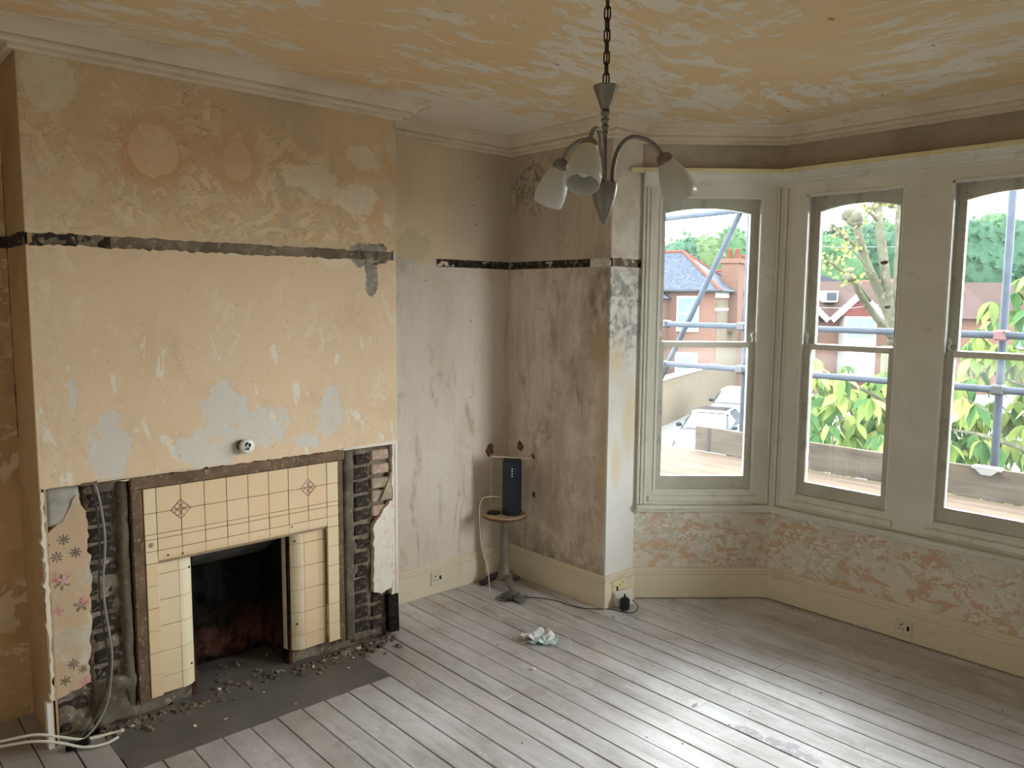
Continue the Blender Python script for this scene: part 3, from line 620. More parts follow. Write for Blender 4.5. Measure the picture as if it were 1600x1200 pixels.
ys = [1.199,1.250,1.351,1.452,1.551,1.650,1.749,1.847,1.948,2.048,2.111]
zr = [.985,.877,.785,.764,.712]; XF = .004
P(MB().box(-.05, XF-.009, 1.199, 2.111, .655, .984).box(-.05, XF-.009, 1.199, 1.249, .07, .66).box(-.05, XF-.009, 2.049, 2.111, .07, .66), 'grout_bed', M['grout'])
P(MB().box(-.055, -.029, 1.249, 1.345, .07, .66), 'grout_bed', M['grout']); P(MB().box(-.055, -.029, 1.925, 2.049, .07, .66), 'grout_bed', M['grout'])
for i in range(10):
    mt = M['tilecream'] if i in (0, 9) else M['tile']
    for a, b in zip(zr[1:], zr): tile(ys[i], ys[i+1], a, b, XF, mt)
    if 0 < i < 9:
        mb = MB(); w_ = ys[i+1]-ys[i]-.002
        mb.prism([(-.03,.0),(XF-.012,-.0),(XF-.003,.008),(XF,.022),(XF,.050),(-.012,.050)], 'y', 0, w_)
        o = mb.build('bullnose_tile', M['tile']); me = o.data; bpy.data.objects.remove(o)
        link_copy(me, 'bullnose_tile', fs, (0, ys[i]+.001-1.65, .661))
    else: tile(ys[i], ys[i+1], .66, .712, XF, mt)
for zt in (.66,.562,.463,.365,.266,.168):
    zb = max(zt-.099, .07)
    for ya, yb in ((ys[0], ys[1]), (ys[9], ys[10])): tile(ya, yb, zb, zt, XF, M['tile'] if ya < 1.3 else M['tilecream'], .026)
for k, zt in enumerate((.66,.60,.485,.37,.255,.14)):
    zb = (.60,.485,.37,.255,.14,.065)[k]
    tile(1.252, 1.342, zb, zt, -.021, M['tilecream']); tile(1.932, 2.047, zb, zt, -.021, M['tile'])
    for sgn, yc in ((1, 1.342), (-1, 1.932)):     # rounded corner tiles turning into the opening
        mb = MB(); r_ = .078; prof = [(-.021-.0, 0)]
        pts = [(-.021 - r_ + r_*math.cos(a), yc + sgn*r_*math.sin(a)) for a in [PI/2*j/8 for j in range(9)]]
        inn = [(-.021 - r_ + (r_-.01)*math.cos(a), yc + sgn*(r_-.01)*math.sin(a)) for a in [PI/2*j/8 for j in range(8,-1,-1)]]
        mb.prism(pts+inn, 'z', zb+.001, zt-.001)
        P(mb, 'rounded_tile', M['tileround'], smooth=False)
P(MB().box(-.12,-.1,1.40,1.419,.0,.66), 'opening_edge', M['burnt']); P(MB().box(-.12,-.1,1.855,1.875,.0,.66), 'opening_edge', M['burnt'])
# timber ground round the tiles
P(MB().box(-.05,.006,1.152,2.146,.987,1.036,jit=.002,bev=.003), 'top_batten', M['oldwood'])
P(MB().box(-.05,.002,1.153,1.196,.06,.986,jit=.002,bev=.003), 'side_batten', M['oldwood'])
P(MB().box(-.05,-.002,2.114,2.142,.05,.986,jit=.002,bev=.003), 'side_batten', M['oldwood'])
# plum diamond motifs
def motif(cy, cz):
    mb = MB(); s = .042; t = .0011
    def ln(a, b):
        a = Vector(a); b = Vector(b); d = (b-a).normalized(); q = Vector((-d.y, d.x))*t
        mb.prism([tuple(a+q), tuple(a-q), tuple(b-q), tuple(b+q)], 'x', XF, XF+.0016)
    for k in range(4):
        f = -1+2*k/3
        ln((cy+s*(f-1)/2, cz+s*(f+1)/2), (cy+s*(f+1)/2, cz+s*(f-1)/2)); ln((cy+s*(f-1)/2, cz-s*(f+1)/2), (cy+s*(f+1)/2, cz-s*(f-1)/2))
    P(mb, 'diamond_motif', M['purple'])
motif(1.351, .877); motif(1.948, .877)
mb = MB()
for a in range(7): mb.box(XF, XF+.0012, -.001, .001, .003, .012, mat=Matrix.Translation((0,1.222,.742)) @ Matrix.Rotation(a*.9, 4, 'X'))
P(mb, 'flower_transfer', M['blackhole'])
for y, z in ((1.29,.685),(1.86,.70),(1.352,.68)): P(MB().lathe([(0,0),(.004,0),(.003,.003),(0,.003)], 8, Matrix.Translation((XF,y,z)) @ Matrix.Rotation(PI/2,4,'Y')), 'screw_hole', M['blackhole'])
for y, z, k in ((1.39,.60,0),(1.89,.615,1),(1.385,.16,2),(1.893,.2,3)):
    xx = -.021-.078+.079*math.cos(math.asin(min(1,abs(y-(1.342 if y<1.6 else 1.932))/.078)))
    P(MB().lathe([(0,0),(.005,0),(.004,.003),(0,.003)], 8, Matrix.Translation((xx,y,z)) @ Matrix.Rotation(PI/2,4,'Y')), 'screw_hole', M['blackhole'])

# round ceramic fitting on the breast
rf = empty('ceramic_light_fitting', (0, 1.642, 1.118)); tag(rf, 'round white ceramic fitting with black terminals above the fireplace', 'wall fitting')
rot = Matrix.Rotation(PI/2, 4, 'Y')
MB().lathe([(0,0),(.022,0),(.024,.006),(.024,.02),(0,.02)], 20, Matrix.Translation((0,-.018,.004)) @ rot).build('wooden_block', M['oldwood'], rf, smooth=True)
MB().lathe([(0,.018),(.030,.018),(.034,.022),(.034,.03),(.028,.036),(0,.036)], 24, rot).build('ceramic_base', M['white'], rf, smooth=True)
MB().box(.036,.038,-.012,-.006,.0,.016).box(.036,.038,-.004,.004,-.016,-.004).box(.036,.038,.002,.014,.004,.009).box(.036,.038,.006,.012,-.004,.014).box(.036,.038,-.014,-.008,-.014,-.008).box(.036,.038,-.005,.001,.009,.02).build('terminals', M['blackhole'], rf)

# ------------------------------------------------------------------ cornice, skirting
corn_path = [(WX, YBK), (WX, Y0), (0, Y0), (0, YB), (WX, YB), (WX, WY), (WXC, WY)] + [tuple(p) for p in WALLP[3:7]] + [tuple(WALLP[7]), (XR, WY), (XR, YBK)]
cz = CEIL
cprof = [(0,cz),(.156,cz),(.157,cz-.008),(.148,cz-.010),(.146,cz-.019),(.137,cz-.021),(.133,cz-.012),(.120,cz-.012),(.112,cz-.022),(.098,cz-.030),(.084,cz-.040),(.074,cz-.052),(.066,cz-.048),(.058,cz-.048),(.062,cz-.056),(.062,cz-.066),(.056,cz-.073),(.046,cz-.075),(.040,cz-.068),(.030,cz-.068),(.030,cz-.084),(.024,cz-.089),(.014,cz-.089),(.010,cz-.084),(0,cz-.088)]
cprof = [(o*1.02, z) for o, z in cprof]
sweep(corn_path, cprof, 'trim_1', M['cornice'], closed=True)
sk = [(0,.0),(.022,.0),(.020,.146),(.012,.149),(.012,.154),(.019,.156),(.019,.164),(.011,.168),(.011,.173),(.014,.176),(.014,.186),(.008,.190),(.0,.190)]
sweep([(WX, YB), (WX, WY), ], sk, 'baseboard_alcove', M['skirt'])
sweep([(WX, WY), tuple((WXC, WY)), tuple(WALLP[3])], sk, 'baseboard_front', M['skirt'])
sweep([tuple(p) for p in WALLP[3:7]], [(o, max(z_, .007)) for o, z_ in sk], 'baseboard_bay', M['skirt'])
sweep([tuple(WALLP[6]), tuple(WALLP[7]), (XR, WY), (XR, YBK)], sk, 'baseboard_right', M['skirt'])

# ------------------------------------------------------------------ bay joinery
F = FACE[3:7]
Fv = [Vector(p) for p in F]
# sill, head moulding, lath
sweep(F, [(-.14,.535),(.012,.535),(.016,.54),(.016,.552),(.034,.556),(.040,.562),(.040,.572),(.034,.58),(-.14,.583)], 'trim_2', M['joinery'])
sweep(F, [(-.02,2.44),(.004,2.44),(.010,2.447),(.010,2.454),(.020,2.462),(.022,2.476),(.034,2.486),(.046,2.494),(.052,2.503),(-.02,2.503)], 'trim_3', M['joinery'])
ext = [tuple(Fv[0] + Vector((-.055,-.065))*1.0)] + F[1:3] + [tuple(Fv[3])]
sweep(ext, [(-.01,2.503),(.066,2.503),(.066,2.524),(-.01,2.524)], 'trim_4', M['batten'])
def frame_local(a, b):
    a = Vector(a); b = Vector(b); d = b-a; return a, math.atan2(d.y, d.x), d.length
def bay_unit(a, b, openings, idx0, names):
    """one facet of the bay: casing boards and box sash windows, built in its own frame (x along, y outward)"""
    A, ang, L = frame_local(a, b); root = empty('trim_%d' % names, (A.x, A.y, 0), ang); root['kind'] = 'structure'
    zs, zh = .583, 2.44
    xs = [0.0]
    for (o0, o1) in openings: xs += [o0, o1]
    xs.append(L)
    for i in range(0, len(xs), 2):       # vertical boards
        x0, x1 = xs[i], xs[i+1]
        e0, e1 = (-.0 if i else -.0), (x1)
        MB().box(x0, x1, 0, .03, zs, zh).build('casing_board', M['joinery'], root)
        MB().box(x0-.0, x1, .03, .15, zs-.02, zh+.02).build('frame_box', M['joinery'], root)
        if i == 0:
            for k, (p, q, h) in enumerate(((.0,.016,-.010),(.018,.034,-.016),(.040,.052,-.008))): MB().box(p, q, h, .001, zs, zh-.02, bev=.003).build('casing_moulding', M['joinery'], root)
        elif i == len(xs)-2:
            for k, (p, q, h) in enumerate(((.0,.014,-.010),(.02,.032,-.014))): MB().box(L-q, L-p, h, .001, zs, zh-.02, bev=.003).build('casing_moulding', M['joinery'], root)
    for (o0, o1) in openings:
        MB().box(o0, o1, 0, .15, 2.376, zh+.02).build('head_board', M['joinery'], root)
        MB().box(o0, o1, .0, .15, zs-.02, .66).build('inner_sill', M['joinery'], root)
        MB().box(o0-.03, o1+.03, -.012, .002, .60, .634, bev=.004).build('sill_bead', M['joinery'], root)
    for n_, (o0, o1) in enumerate(openings):
        make_window(idx0+n_, root, A, ang, o0, o1)
    return root
def glass_mat():
    n = NT('dusty_window_glass', .05, .5); t = n.t; t.nodes.remove(n.b)
    out = [x for x in t.nodes if x.type == 'OUTPUT_MATERIAL'][0]
    tr = t.nodes.new('ShaderNodeBsdfTransparent'); tr.inputs[0].default_value = (.97,.985,.98,1)
    gl = t.nodes.new('ShaderNodeBsdfGlossy'); gl.inputs['Roughness'].default_value = .02
    df = t.nodes.new('ShaderNodeBsdfTranslucent'); df.inputs[0].default_value = (.8,.82,.84,1)
    fr = t.nodes.new('ShaderNodeFresnel'); fr.inputs[0].default_value = 1.45
    m1 = t.nodes.new('ShaderNodeMixShader'); m2 = t.nodes.new('ShaderNodeMixShader')
    z = n.xyz()[2]
    dirt = n.ma('ADD', n.thr(n.noise(5,7,.7,.5), .4, .8, .001, .008), n.mul(n.thr(z, 1.36, 1.5), n.thr(z, 1.54, 1.5), .03))
    t.links.new(fr.outputs[0], m1.inputs[0]); t.links.new(tr.outputs[0], m1.inputs[1]); t.links.new(gl.outputs[0], m1.inputs[2])
    t.links.new(dirt, m2.inputs[0]); t.links.new(m1.outputs[0], m2.inputs[1]); t.links.new(df.outputs[0], m2.inputs[2])
    t.links.new(m2.outputs[0], out.inputs[0]); return n.m
M['glass'] = glass_mat()
WLAB = {}
def make_window(idx, par, A, ang, o0, o1):
    loc = A + Vector((math.cos(ang), math.sin(ang)))*o0
    wn_ = empty('window_%d' % idx, (loc.x, loc.y, 0), ang); wn_['kind'] = 'structure'
    W = o1-o0; ZB, ZT, MR = .66, 2.376, 1.53
    # staff bead
    MB().box(-.002,.010,-.006,.02,ZB,ZT).box(W-.009,W+.001,-.003,.02,ZB,ZT).box(0,W,-.006,.02,ZT-.010,ZT+.002).build('staff_bead', M['bead'], wn_)
    MB().box(0,W,.004,.02,ZB,ZB+.012).build('sill_stop', M['joinery'], wn_)
    MB().box(.0,.012,.058,.066,ZB,ZT).box(W-.012,W,.058,.066,ZB,ZT).build('parting_bead', M['sash'], wn_)
    # lower sash, inner track
    y0, y1 = .020, .058; st = .038
    ls = MB().box(.008,.008+st,y0,y1,ZB+.012,MR+.014,bev=.003).box(W-.008-st,W-.008,y0,y1,ZB+.012,MR+.014,bev=.003).build('lower_sash', M['sash'], wn_)
    MB().box(.01,W-.01,y0+.001,y1-.001,ZB+.006,.748,bev=.003).build('bottom_rail', M['sash'], ls)
    MB().box(.01,W-.01,y0+.001,y1-.001,MR-.016,MR+.015,bev=.003).build('meeting_rail', M['joinery'], ls)
    MB().box(.008+st-.002,W-.008-st+.002,.038,.041,.745,MR-.01).build('glass_pane', M['glass'], ls)
    # upper sash, outer track, arched head
    y0, y1 = .067, .102
    us = MB().box(.008,.008+st,y0,y1,MR-.02,ZT,bev=.003).box(W-.008-st,W-.008,y0,y1,MR-.02,ZT,bev=.003).build('upper_sash', M['sash'], wn_)
    n = 14; a0 = .008+st-.002; a1 = W-a0
    arc = [(a0+(a1-a0)*i/n, 2.288+.030*(1-(2*i/n-1)**2)) for i in range(n+1)]
    MB().prism([(a0,ZT)]+arc+[(a1,ZT)], 'y', y0+.001, y1-.001).build('arched_top_rail', M['sash'], us, tri=True)
    MB().box(.01,W-.01,y0+.001,y1-.001,MR-.018,MR+.016,bev=.003).build('meeting_rail', M['sash'], us)
    MB().box(a0,a1,.083,.086,MR,2.33).build('glass_pane', M['glass'], us)
    for sx, d in ((.02, 1), (W-.02, -1)):
        pts = spline([(sx, .056, MR+.014), (sx-.004*d, .05, MR+.035), (sx+.004*d, .05, MR+.055), (sx-.006*d, .052, MR+.075)], 4)
        pts = [Vector((p.x, p.y-.018, p.z)) for p in pts]; MB().tube(pts, [.0075]*len(pts), 6).build('sash_horn', M['bead'], us)
    c_ = Vector((W/2, .13, (ZB+ZT)/2)); wpt = Matrix.Translation((loc.x, loc.y, 0)) @ Matrix.Rotation(ang, 4, 'Z') @ c_
    portal(wpt, ang, W, ZT-ZB)
bay_unit(F[0], F[1], [(.098,.687)], 1, 5)
bay_unit(F[1], F[2], [(1.185-BX0,1.713-BX0),(1.937-BX0,2.465-BX0)], 2, 6)
bay_unit(F[2], F[3], [(.115,.704)], 4, 7)
# ------------------------------------------------------------------ outlets
def socket(name, loc, rotz, label, w_=.086, yell=False, switch=True):
    o = empty(name, loc, rotz); tag(o, label, 'socket')
    m_ = M['socket']
    MB().box(-w_/2,w_/2,-.009,0,-.043,.043,bev=.004).build('face_plate', m_, o)
    MB().box(-.012-.003,-.012+.003,-.0105,-.008,.008,.019).box(-.026,-.019,-.0105,-.008,-.012,-.008).box(-.006,.001,-.0105,-.008,-.012,-.008).build('pin_holes', M['blackhole'], o)
    if switch: MB().box(.018,.028,-.014,-.008,-.012,.012,bev=.001).build('switch', M['blackhole'], o)
    return o
socket('wall_socket', (AX, 2.96, .098), PI/2, 'ivory single socket on the alcove skirting left of the stool')
socket('wall_socket', (1.838, BY, .078), 0, 'dirty single socket on the bay skirting under the windows')
ys_ = empty('old_socket_plate', (XC, 3.665, .118), PI/2); tag(ys_, 'yellowed broken socket plate on the corner skirting', 'socket')
MB().box(-.06,.06,-.006,0,-.035,.035,bev=.003).build('face_plate', M['batten'], ys_)
MB().box(-.028,-.016,-.009,-.005,-.03,-.002).box(.0,.006,-.0075,-.005,.0,.008).box(.024,.03,-.0075,-.005,.01,.018).box(-.045,-.04,-.0075,-.005,.0,.006).build('holes', M['blackhole'], ys_)
ad = empty('plug_adaptor', (.565, 3.66, .0), math.radians(62)); tag(ad, 'white block adaptor leaning on the corner skirting', 'adaptor')
MB().box(-.055,.055,-.02,.022,.012,.1,bev=.004,mat=Matrix.Rotation(-.22,4,'X') @ Matrix.Rotation(-.12,4,'Y')).build('adaptor_body', M['white'], ad)
pa = empty('power_adaptor', (.585, 3.625, .0), math.radians(58)); tag(pa, 'black plug-in power supply on the floor by the bay corner', 'plug')
MB().box(-.028,.028,-.038,.0,.004,.082,bev=.012).build('adaptor_body', M['black'], pa)
MB().tube([(0,-.018,.08),(0,-.018,.102)], [.008,.004], 8).build('cable_grip', M['black'], pa)

# ------------------------------------------------------------------ stool, speaker, cables, mask
SX, SY, SZ = -.155, 3.355, .466
M['iron'] = flat('grey_painted_iron', c(120,112,98), .5, .3, var=.2, vs=20)
M['irondark'] = flat('rusty_dark_iron', c(64,56,50), .6, .3, var=.25, vs=20)
M['seatwood'] = rough_mat('worn_stool_ply', c(176,146,100), c(150,120,80), c(118,84,54), 6, 40, .2)
stl = empty('round_stool', (SX, SY, 0)); tag(stl, 'round wooden stool on a grey cast iron pedestal in the corner', 'stool')
MB().lathe([(0,SZ-.02),(.128,SZ-.02),(.134,SZ-.014),(.134,SZ-.004),(.13,SZ),(0,SZ)], 40).build('seat', M['seatwood'], stl)
MB().lathe([(0,SZ-.022),(.1325,SZ-.022),(.1355,SZ-.016),(.1355,SZ-.006),(.134,SZ-.006)], 40).build('seat_rim', flat('dark_stool_edge', c(96,62,40), .6), stl)
MB().lathe([(.02,SZ-.02),(.022,SZ-.05),(.02,SZ-.055),(.02,SZ-.08)], 16).build('screw_collar', M['irondark'], stl, smooth=True)
MB().lathe([(.027,SZ-.055),(.028,SZ-.065),(.024,SZ-.07),(.027,.3),(.033,.15),(.037,.09),(.05,.06),(.055,.05),(0,.05)], 20).build('pedestal', M['iron'], stl, smooth=True)
for k in range(3):
    a = math.radians(222 + 120*k); d = Vector((math.cos(a), math.sin(a), 0))
    pts = [d*.02+Vector((0,0,.062)), d*.06+Vector((0,0,.06)), d*.1+Vector((0,0,.038)), d*.13+Vector((0,0,.014)), d*.155+Vector((0,0,.010))]
    MB().tube(spline(pts,4), [.026-.012*i/16 for i in range(17)], 10).build('foot', M['irondark'] if k == 0 else M['iron'], stl, smooth=True)
spx, spy = SX+.036, SY+.028
sp = empty('speaker', (spx, spy, SZ), math.radians(48)); tag(sp, 'tall black faceted speaker with four white lights on the stool', 'speaker')
def hexa(r_, rs, z0, z1, t=.0, seg=8): return [(r_*math.cos(2*PI*(k+.5)/seg)*rs, r_*math.sin(2*PI*(k+.5)/seg)) for k in range(seg)]
MB().prism(hexa(.064,1,0,0),'z',.008,.33).build('cabinet', flat('black_speaker_shell', c(20,26,38), .38, var=.05), sp)
MB().prism(hexa(.056,1,0,0),'z',0,.008).build('base_cap', M['black'], sp)
MB().prism(hexa(.058,1,0,0),'z',.33,.342).build('top_cap', M['black'], sp)
MB().prism([(u*.9,v*.9) for u,v in hexa(.058,1,0,0)],'z',.342,.346).build('control_disc', M['black'], sp)
lm = NT('white_indicator', .5); lm.base(c(240,245,250)); lm.b.inputs['Emission Color'].default_value = (1,1,1,1); lm.b.inputs['Emission Strength'].default_value = .3
for k in range(4):
    MB().lathe([(0,0),(.0026,0),(.0026,.001),(0,.001)], 10, Matrix.Translation((0.0,-.0600,.295-.0155*k)) @ Matrix.Rotation(PI/2,4,'X')).build('indicator_light', lm.m, sp)
cdp = MB(); cdp.box(-.125,.125,-.011,.011,0,.003,mat=Matrix.Rotation(.03,4,'Y'))
tag(cdp.build('card_strip', flat('off_white_card', c(214,196,178), .8, var=.03), loc=(spx, spy, SZ+.352)), 'narrow pale strip balanced on top of the speaker', 'strip').rotation_euler = (0,0,math.radians(46))
pu = MB().box(-.035,.035,-.028,.028,0,.018,bev=.004).build('cloth_pad', M['black'], loc=(SX-.03, SY-.065, SZ)); pu.rotation_euler = (0,0,.5); tag(pu, 'flat black pad on the stool seat left of the speaker', 'pad')
WC = flat('cream_cable', c(206,192,158), .5, var=.03); BC = flat('black_cable', c(34,32,32), .5, var=.03)
def cable(name, pts, r_, mat, label, n=6):
    o = MB().tube(spline(pts, n), r_, 6).build(name, mat, smooth=True); return tag(o, label, 'cable')
cable('speaker_cable', [(spx-.05,spy-.045,SZ+.1),(SX-.03,SY-.1,SZ+.115),(SX-.06,SY-.14,SZ+.09),(SX-.055,SY-.155,SZ-.02),(SX-.03,SY-.155,SZ-.2),(SX+.03,SY-.16,.16),(SX+.055,SY-.165,.04),(SX+.12,SY-.2,.006),(SX+.2,SY-.21,.004),(SX+.33,SY-.22,.004),(SX+.42,SY-.21,.004)], .0025, WC, 'thin cream cable hanging from the speaker to the floor')
cable('power_cable', [(-.02,3.22,.02),(.05,3.25,.008),(.12,3.36,.005),(.24,3.42,.005),(.34,3.43,.004),(.44,3.47,.004),(.53,3.56,.004),(.6,3.59,.004),(.66,3.62,.006),(.655,3.67,.03),(.62,3.66,.06)], .0025, BC, 'black power lead running over the boards to the corner plug')
mb = MB(); g = []
for i in range(13):
    row = []
    for j in range(9):
        u, v = i/12-.5, j/8-.5; p = Vector((u*.17, v*.11, 0)); h = abs(noise.fractal(Vector((u*3.2,v*3.2,4)),1,2,3))*.07
        row.append(mb.bm.verts.new((p.x+noise.noise(Vector((u*5,v*5,1)))*.02, p.y+noise.noise(Vector((u*5,v*5,9)))*.02, .004+h*(1-abs(u)))))
    g.append(row)
for i in range(12):
    for j in range(8): mb.bm.faces.new((g[i][j],g[i+1][j],g[i+1][j+1],g[i][j+1]))
rag = mb.build('grey_rag', flat('grey_rag_cloth', c(108,102,100), .95, var=.2, vs=30), smooth=True, loc=(.045,3.24,0)); rag.rotation_euler=(0,0,.5); tag(rag, 'crumpled grey rag on the floor at the foot of the stool', 'rag')
rag.data.materials[0].use_backface_culling = False
# crumpled face mask
mk = empty('face_mask', (.56, 2.965, 0), .75); mk.scale = (1.2,1.2,1.15); tag(mk, 'crumpled white and pale blue face mask lying on the boards', 'mask')
def cloth(name, mat, par, seed, sx, sy, amp, off=(0,0,0), cut=None, rz=0):
    mb = MB(); g = []; nx, ny = 22, 14
    for i in range(nx+1):
        row = []
        for j in range(ny+1):
            u, v = i/nx-.5, j/ny-.5
            h = abs(math.sin((v*9+math.sin(u*4+seed)*1.6)))*amp*.55 + abs(noise.fractal(Vector((u*2.4,v*2.4,seed)),1,2,2))*amp*2.0
            x = u*sx*(1-.25*abs(v)) + noise.noise(Vector((u*3,v*3,seed+3)))*.018; y = v*sy + noise.noise(Vector((u*3,v*3,seed+8)))*.02
            row.append(mb.bm.verts.new(Vector((x, y, .003+h*(1-1.4*u*u)))+Vector(off)))
        g.append(row)
    for i in range(nx):
        for j in range(ny): mb.bm.faces.new((g[i][j],g[i+1][j],g[i+1][j+1],g[i][j+1]))
    o = mb.build(name, mat, par, smooth=True); o.rotation_euler = (0,0,rz); return o
def clothmat(name, cc):
    n = NT(name, .9, .1); n.base(n.mix(n.thr(n.noise(30,4), .3,.7), cc, tuple(x*.9 for x in cc[:3])+(1,)))
    n.b.inputs['Subsurface Weight'].default_value = 0; n.bump(n.noise(160,3), .2, .001); return n.m
cloth('inner_fabric', clothmat('white_mask_fabric', c(226,232,234)), mk, 2.3, .15, .085, .028)
cloth('outer_fabric', clothmat('pale_blue_mask_fabric', c(170,204,208)), mk, 6.1, .12, .05, .018, (.012,-.038,-.0), rz=.15)
MB().tube(spline([(.07,.02,.012),(.11,.0,.02),(.14,-.05,.03),(.135,-.08,.004),(.10,-.085,.003),(.05,-.055,.006)],6), .0016, 6).build('ear_loop', M['white'], mk, smooth=True)
MB().tube(spline([(-.07,.02,.02),(-.10,.0,.004),(-.08,-.04,.004),(-.04,-.04,.012)],6), .0016, 6).build('ear_loop', M['white'], mk, smooth=True)
# cables at lower left
gc = flat('grey_cable_sheath', c(120,116,106), .5, var=.05)
cable('hanging_cable', [(-.01,1.02,1.04),(.004,1.035,.96),(.01,1.045,.8),(.008,1.03,.6),(.01,1.045,.4),(.012,1.05,.3),(.01,1.03,.14),(.02,.99,.06),(.04,.93,.015),(.05,.88,.008)], .0055, gc, 'grey sheathed cable hanging down the bared bricks left of the fireplace')
cable('hanging_cable', [(-.02,1.012,1.04),(-.004,1.02,.96),(-.0,1.028,.8),(.0,1.018,.6),(.0,1.03,.4),(.006,1.04,.28),(.0,1.015,.14),(.012,.97,.06),(.03,.91,.015)], .0045, flat('dark_cable_sheath', c(70,66,60), .5), 'darker thin cable beside the grey one on the bared bricks')
wcab = flat('white_flat_cable', c(208,202,186), .5, var=.04)
cable('floor_cable', [(-.3,.45,.02),(-.1,.62,.05),(.0,.76,.075),(.045,.84,.055),(.08,.92,.03),(.1,1.01,.03),(.12,1.05,.035)], .006, wcab, 'white cable stub crossing the breast corner, upper of the two')
cable('floor_cable', [(-.3,.40,.015),(-.1,.6,.035),(.02,.75,.06),(.07,.84,.04),(.11,.91,.014),(.13,.98,.01),(.13,1.03,.02)], .006, wcab, 'white cable stub crossing the breast corner, lower of the two')
# pipe stub at the corner
tag(MB().tube([(.06,.86,.004),(.1,.93,.03)], .014, 10).build('pipe_stub', M['burnt']), 'short black pipe stub on the floor at the breast corner', 'pipe')
# holes knocked in the plaster above the speaker
for loc, nrm, r_, lb in (((AX-.02,3.40,.83), 'x', .035, 0), ((-.24,WY,.85), 'y', .03, 1), ((-.12,WY,.8), 'y', .016, 2), ((-.11,WY,.56), 'y', .018, 3)):
    mb = MB(); pts = [(r_*math.cos(a)*R.uniform(.7,1.2), r_*math.sin(a)*R.uniform(.8,1.4)) for a in [k*PI/5 for k in range(10)]]
    o = mb.prism(pts, nrm, -.002, .002).build('broken_hole', flat('bared_brown_plaster', c(118,82,56), .95, var=.3, vs=40), wa if nrm == 'x' else wf, loc=loc)

# ------------------------------------------------------------------ ceiling light
LX, LY = 2.045, 1.727
steel = flat('brushed_nickel', c(118,112,104), .36, .9, var=.1, vs=60)
ch = empty('pendant_light', (LX, LY, 0)); tag(ch, 'three arm nickel pendant light with frosted glass shades on a chain', 'ceiling light')
zt = 2.318
MB().lathe([(0,zt),(.031,zt),(.032,zt-.003),(.012,zt-.058),(0,zt-.058)], 28).build('chain_cone', steel, ch)
bead = [(.0,zt-.056)]
z = zt-.058
pr = [(.008,z)]
for r_, h in ((.0115,.018),(.0105,.017),(.0095,.016),(.008,.012)):
    for a in range(1,7): t = a/6*PI; pr.append((.005+ (r_-.005)*math.sin(t)+.001, z-h*a/6))
    z -= h
pr += [(.006,z-.004),(.0065,2.12),(.0065,2.08)]
MB().lathe(pr, 16).build('beaded_stem', steel, ch, smooth=True)
MB().lathe([(.0,2.079),(.034,2.079),(.034,2.076),(.033,2.062),(.028,2.035),(.018,2.005),(.008,1.985),(.005,1.980),(.003,1.976),(0,1.975)], 28).build('lower_cone', steel, ch, smooth=True)
frost = NT('frosted_glass_shade', .35, .5); frost.base(c(226,226,216)); frost.b.inputs['Transmission Weight'].default_value = .35; frost.b.inputs['Subsurface Weight'].default_value = .0
frost.b.inputs['Alpha'].default_value = 1
RA = Vector((.671,.741,0)); AW = Vector((-.741,.671,0))
for th in (10, -110, 130):
    t = math.radians(th); d = RA*math.cos(t) + AW*math.sin(t)
    pts = bez(d*.022+Vector((0,0,2.078)), d*.018+Vector((0,0,2.15)), d*.045+Vector((0,0,2.205)), d*.09+Vector((0,0,2.196)), 10)[:-1] + bez(d*.09+Vector((0,0,2.196)), d*.125+Vector((0,0,2.19)), d*.145+Vector((0,0,2.17)), d*.155+Vector((0,0,2.150)), 8)
    MB().tube(pts, .0055, 10).build('arm', steel, ch, smooth=True)
    ax = (d*.55 + Vector((0,0,-1))).normalized(); q = Vector((0,0,1)).rotation_difference(ax).to_matrix().to_4x4()
    base_ = Matrix.Translation(d*.152+Vector((0,0,2.158))) @ q
    hol = MB().lathe([(0,0),(.012,.001),(.019,.008),(.0215,.018),(.0215,.030),(.019,.030)], 20, base_).build('lamp_holder', steel, ch, smooth=True)
    sh = MB().lathe([(.0205,.024),(.024,.030),(.034,.055),(.041,.085),(.043,.105),(.040,.128),(.0385,.128),(.041,.105),(.039,.085),(.032,.055),(.020,.028)], 32, base_).build('glass_shade', frost.m, ch, smooth=True)
    MB().lathe([(0,.03),(.012,.032),(.013,.05),(.02,.07),(.02,.085),(.012,.1),(0,.104)], 16, base_).build('bulb', M['white'], sh, smooth=True)
# chain
def link_mesh(L=.034, W_=.015, r_=.0022):
    pts = []
    for k in range(16):
        a = 2*PI*k/16; x = math.cos(a)*W_/2; y = math.sin(a)*W_/2; y += (L-W_)/2*(1 if math.sin(a) > 0 else -1) if abs(math.sin(a)) > .01 else 0
        pts.append(Vector((x, 0, y)))
    mb = MB(); pts.append(pts[0]); mb.tube(pts, r_, 6, cap=False); o = mb.build('chain_link', flat('dark_bronze_chain', c(66,50,40), .4, .7), smooth=True); me = o.data; bpy.data.objects.remove(o); return me
lk = link_mesh(); z = zt+.012; k = 0
while z < CEIL-.02:
    link_copy(lk, 'chain_link', ch, (0, 0, z+.003), (0, 0, .35 + (PI/2 if k % 2 else 0) + R.uniform(-.2,.2))); z += .0265; k += 1
MB().lathe([(0,CEIL),(.045,CEIL),(.04,CEIL-.018),(.01,CEIL-.03),(0,CEIL-.03)], 24).build('ceiling_plate', steel, ch)
MB().tube([(0,.001,zt),(0,.001,CEIL-.02)], .0022, 6).build('flex', flat('brown_flex', c(80,56,40), .6), ch)

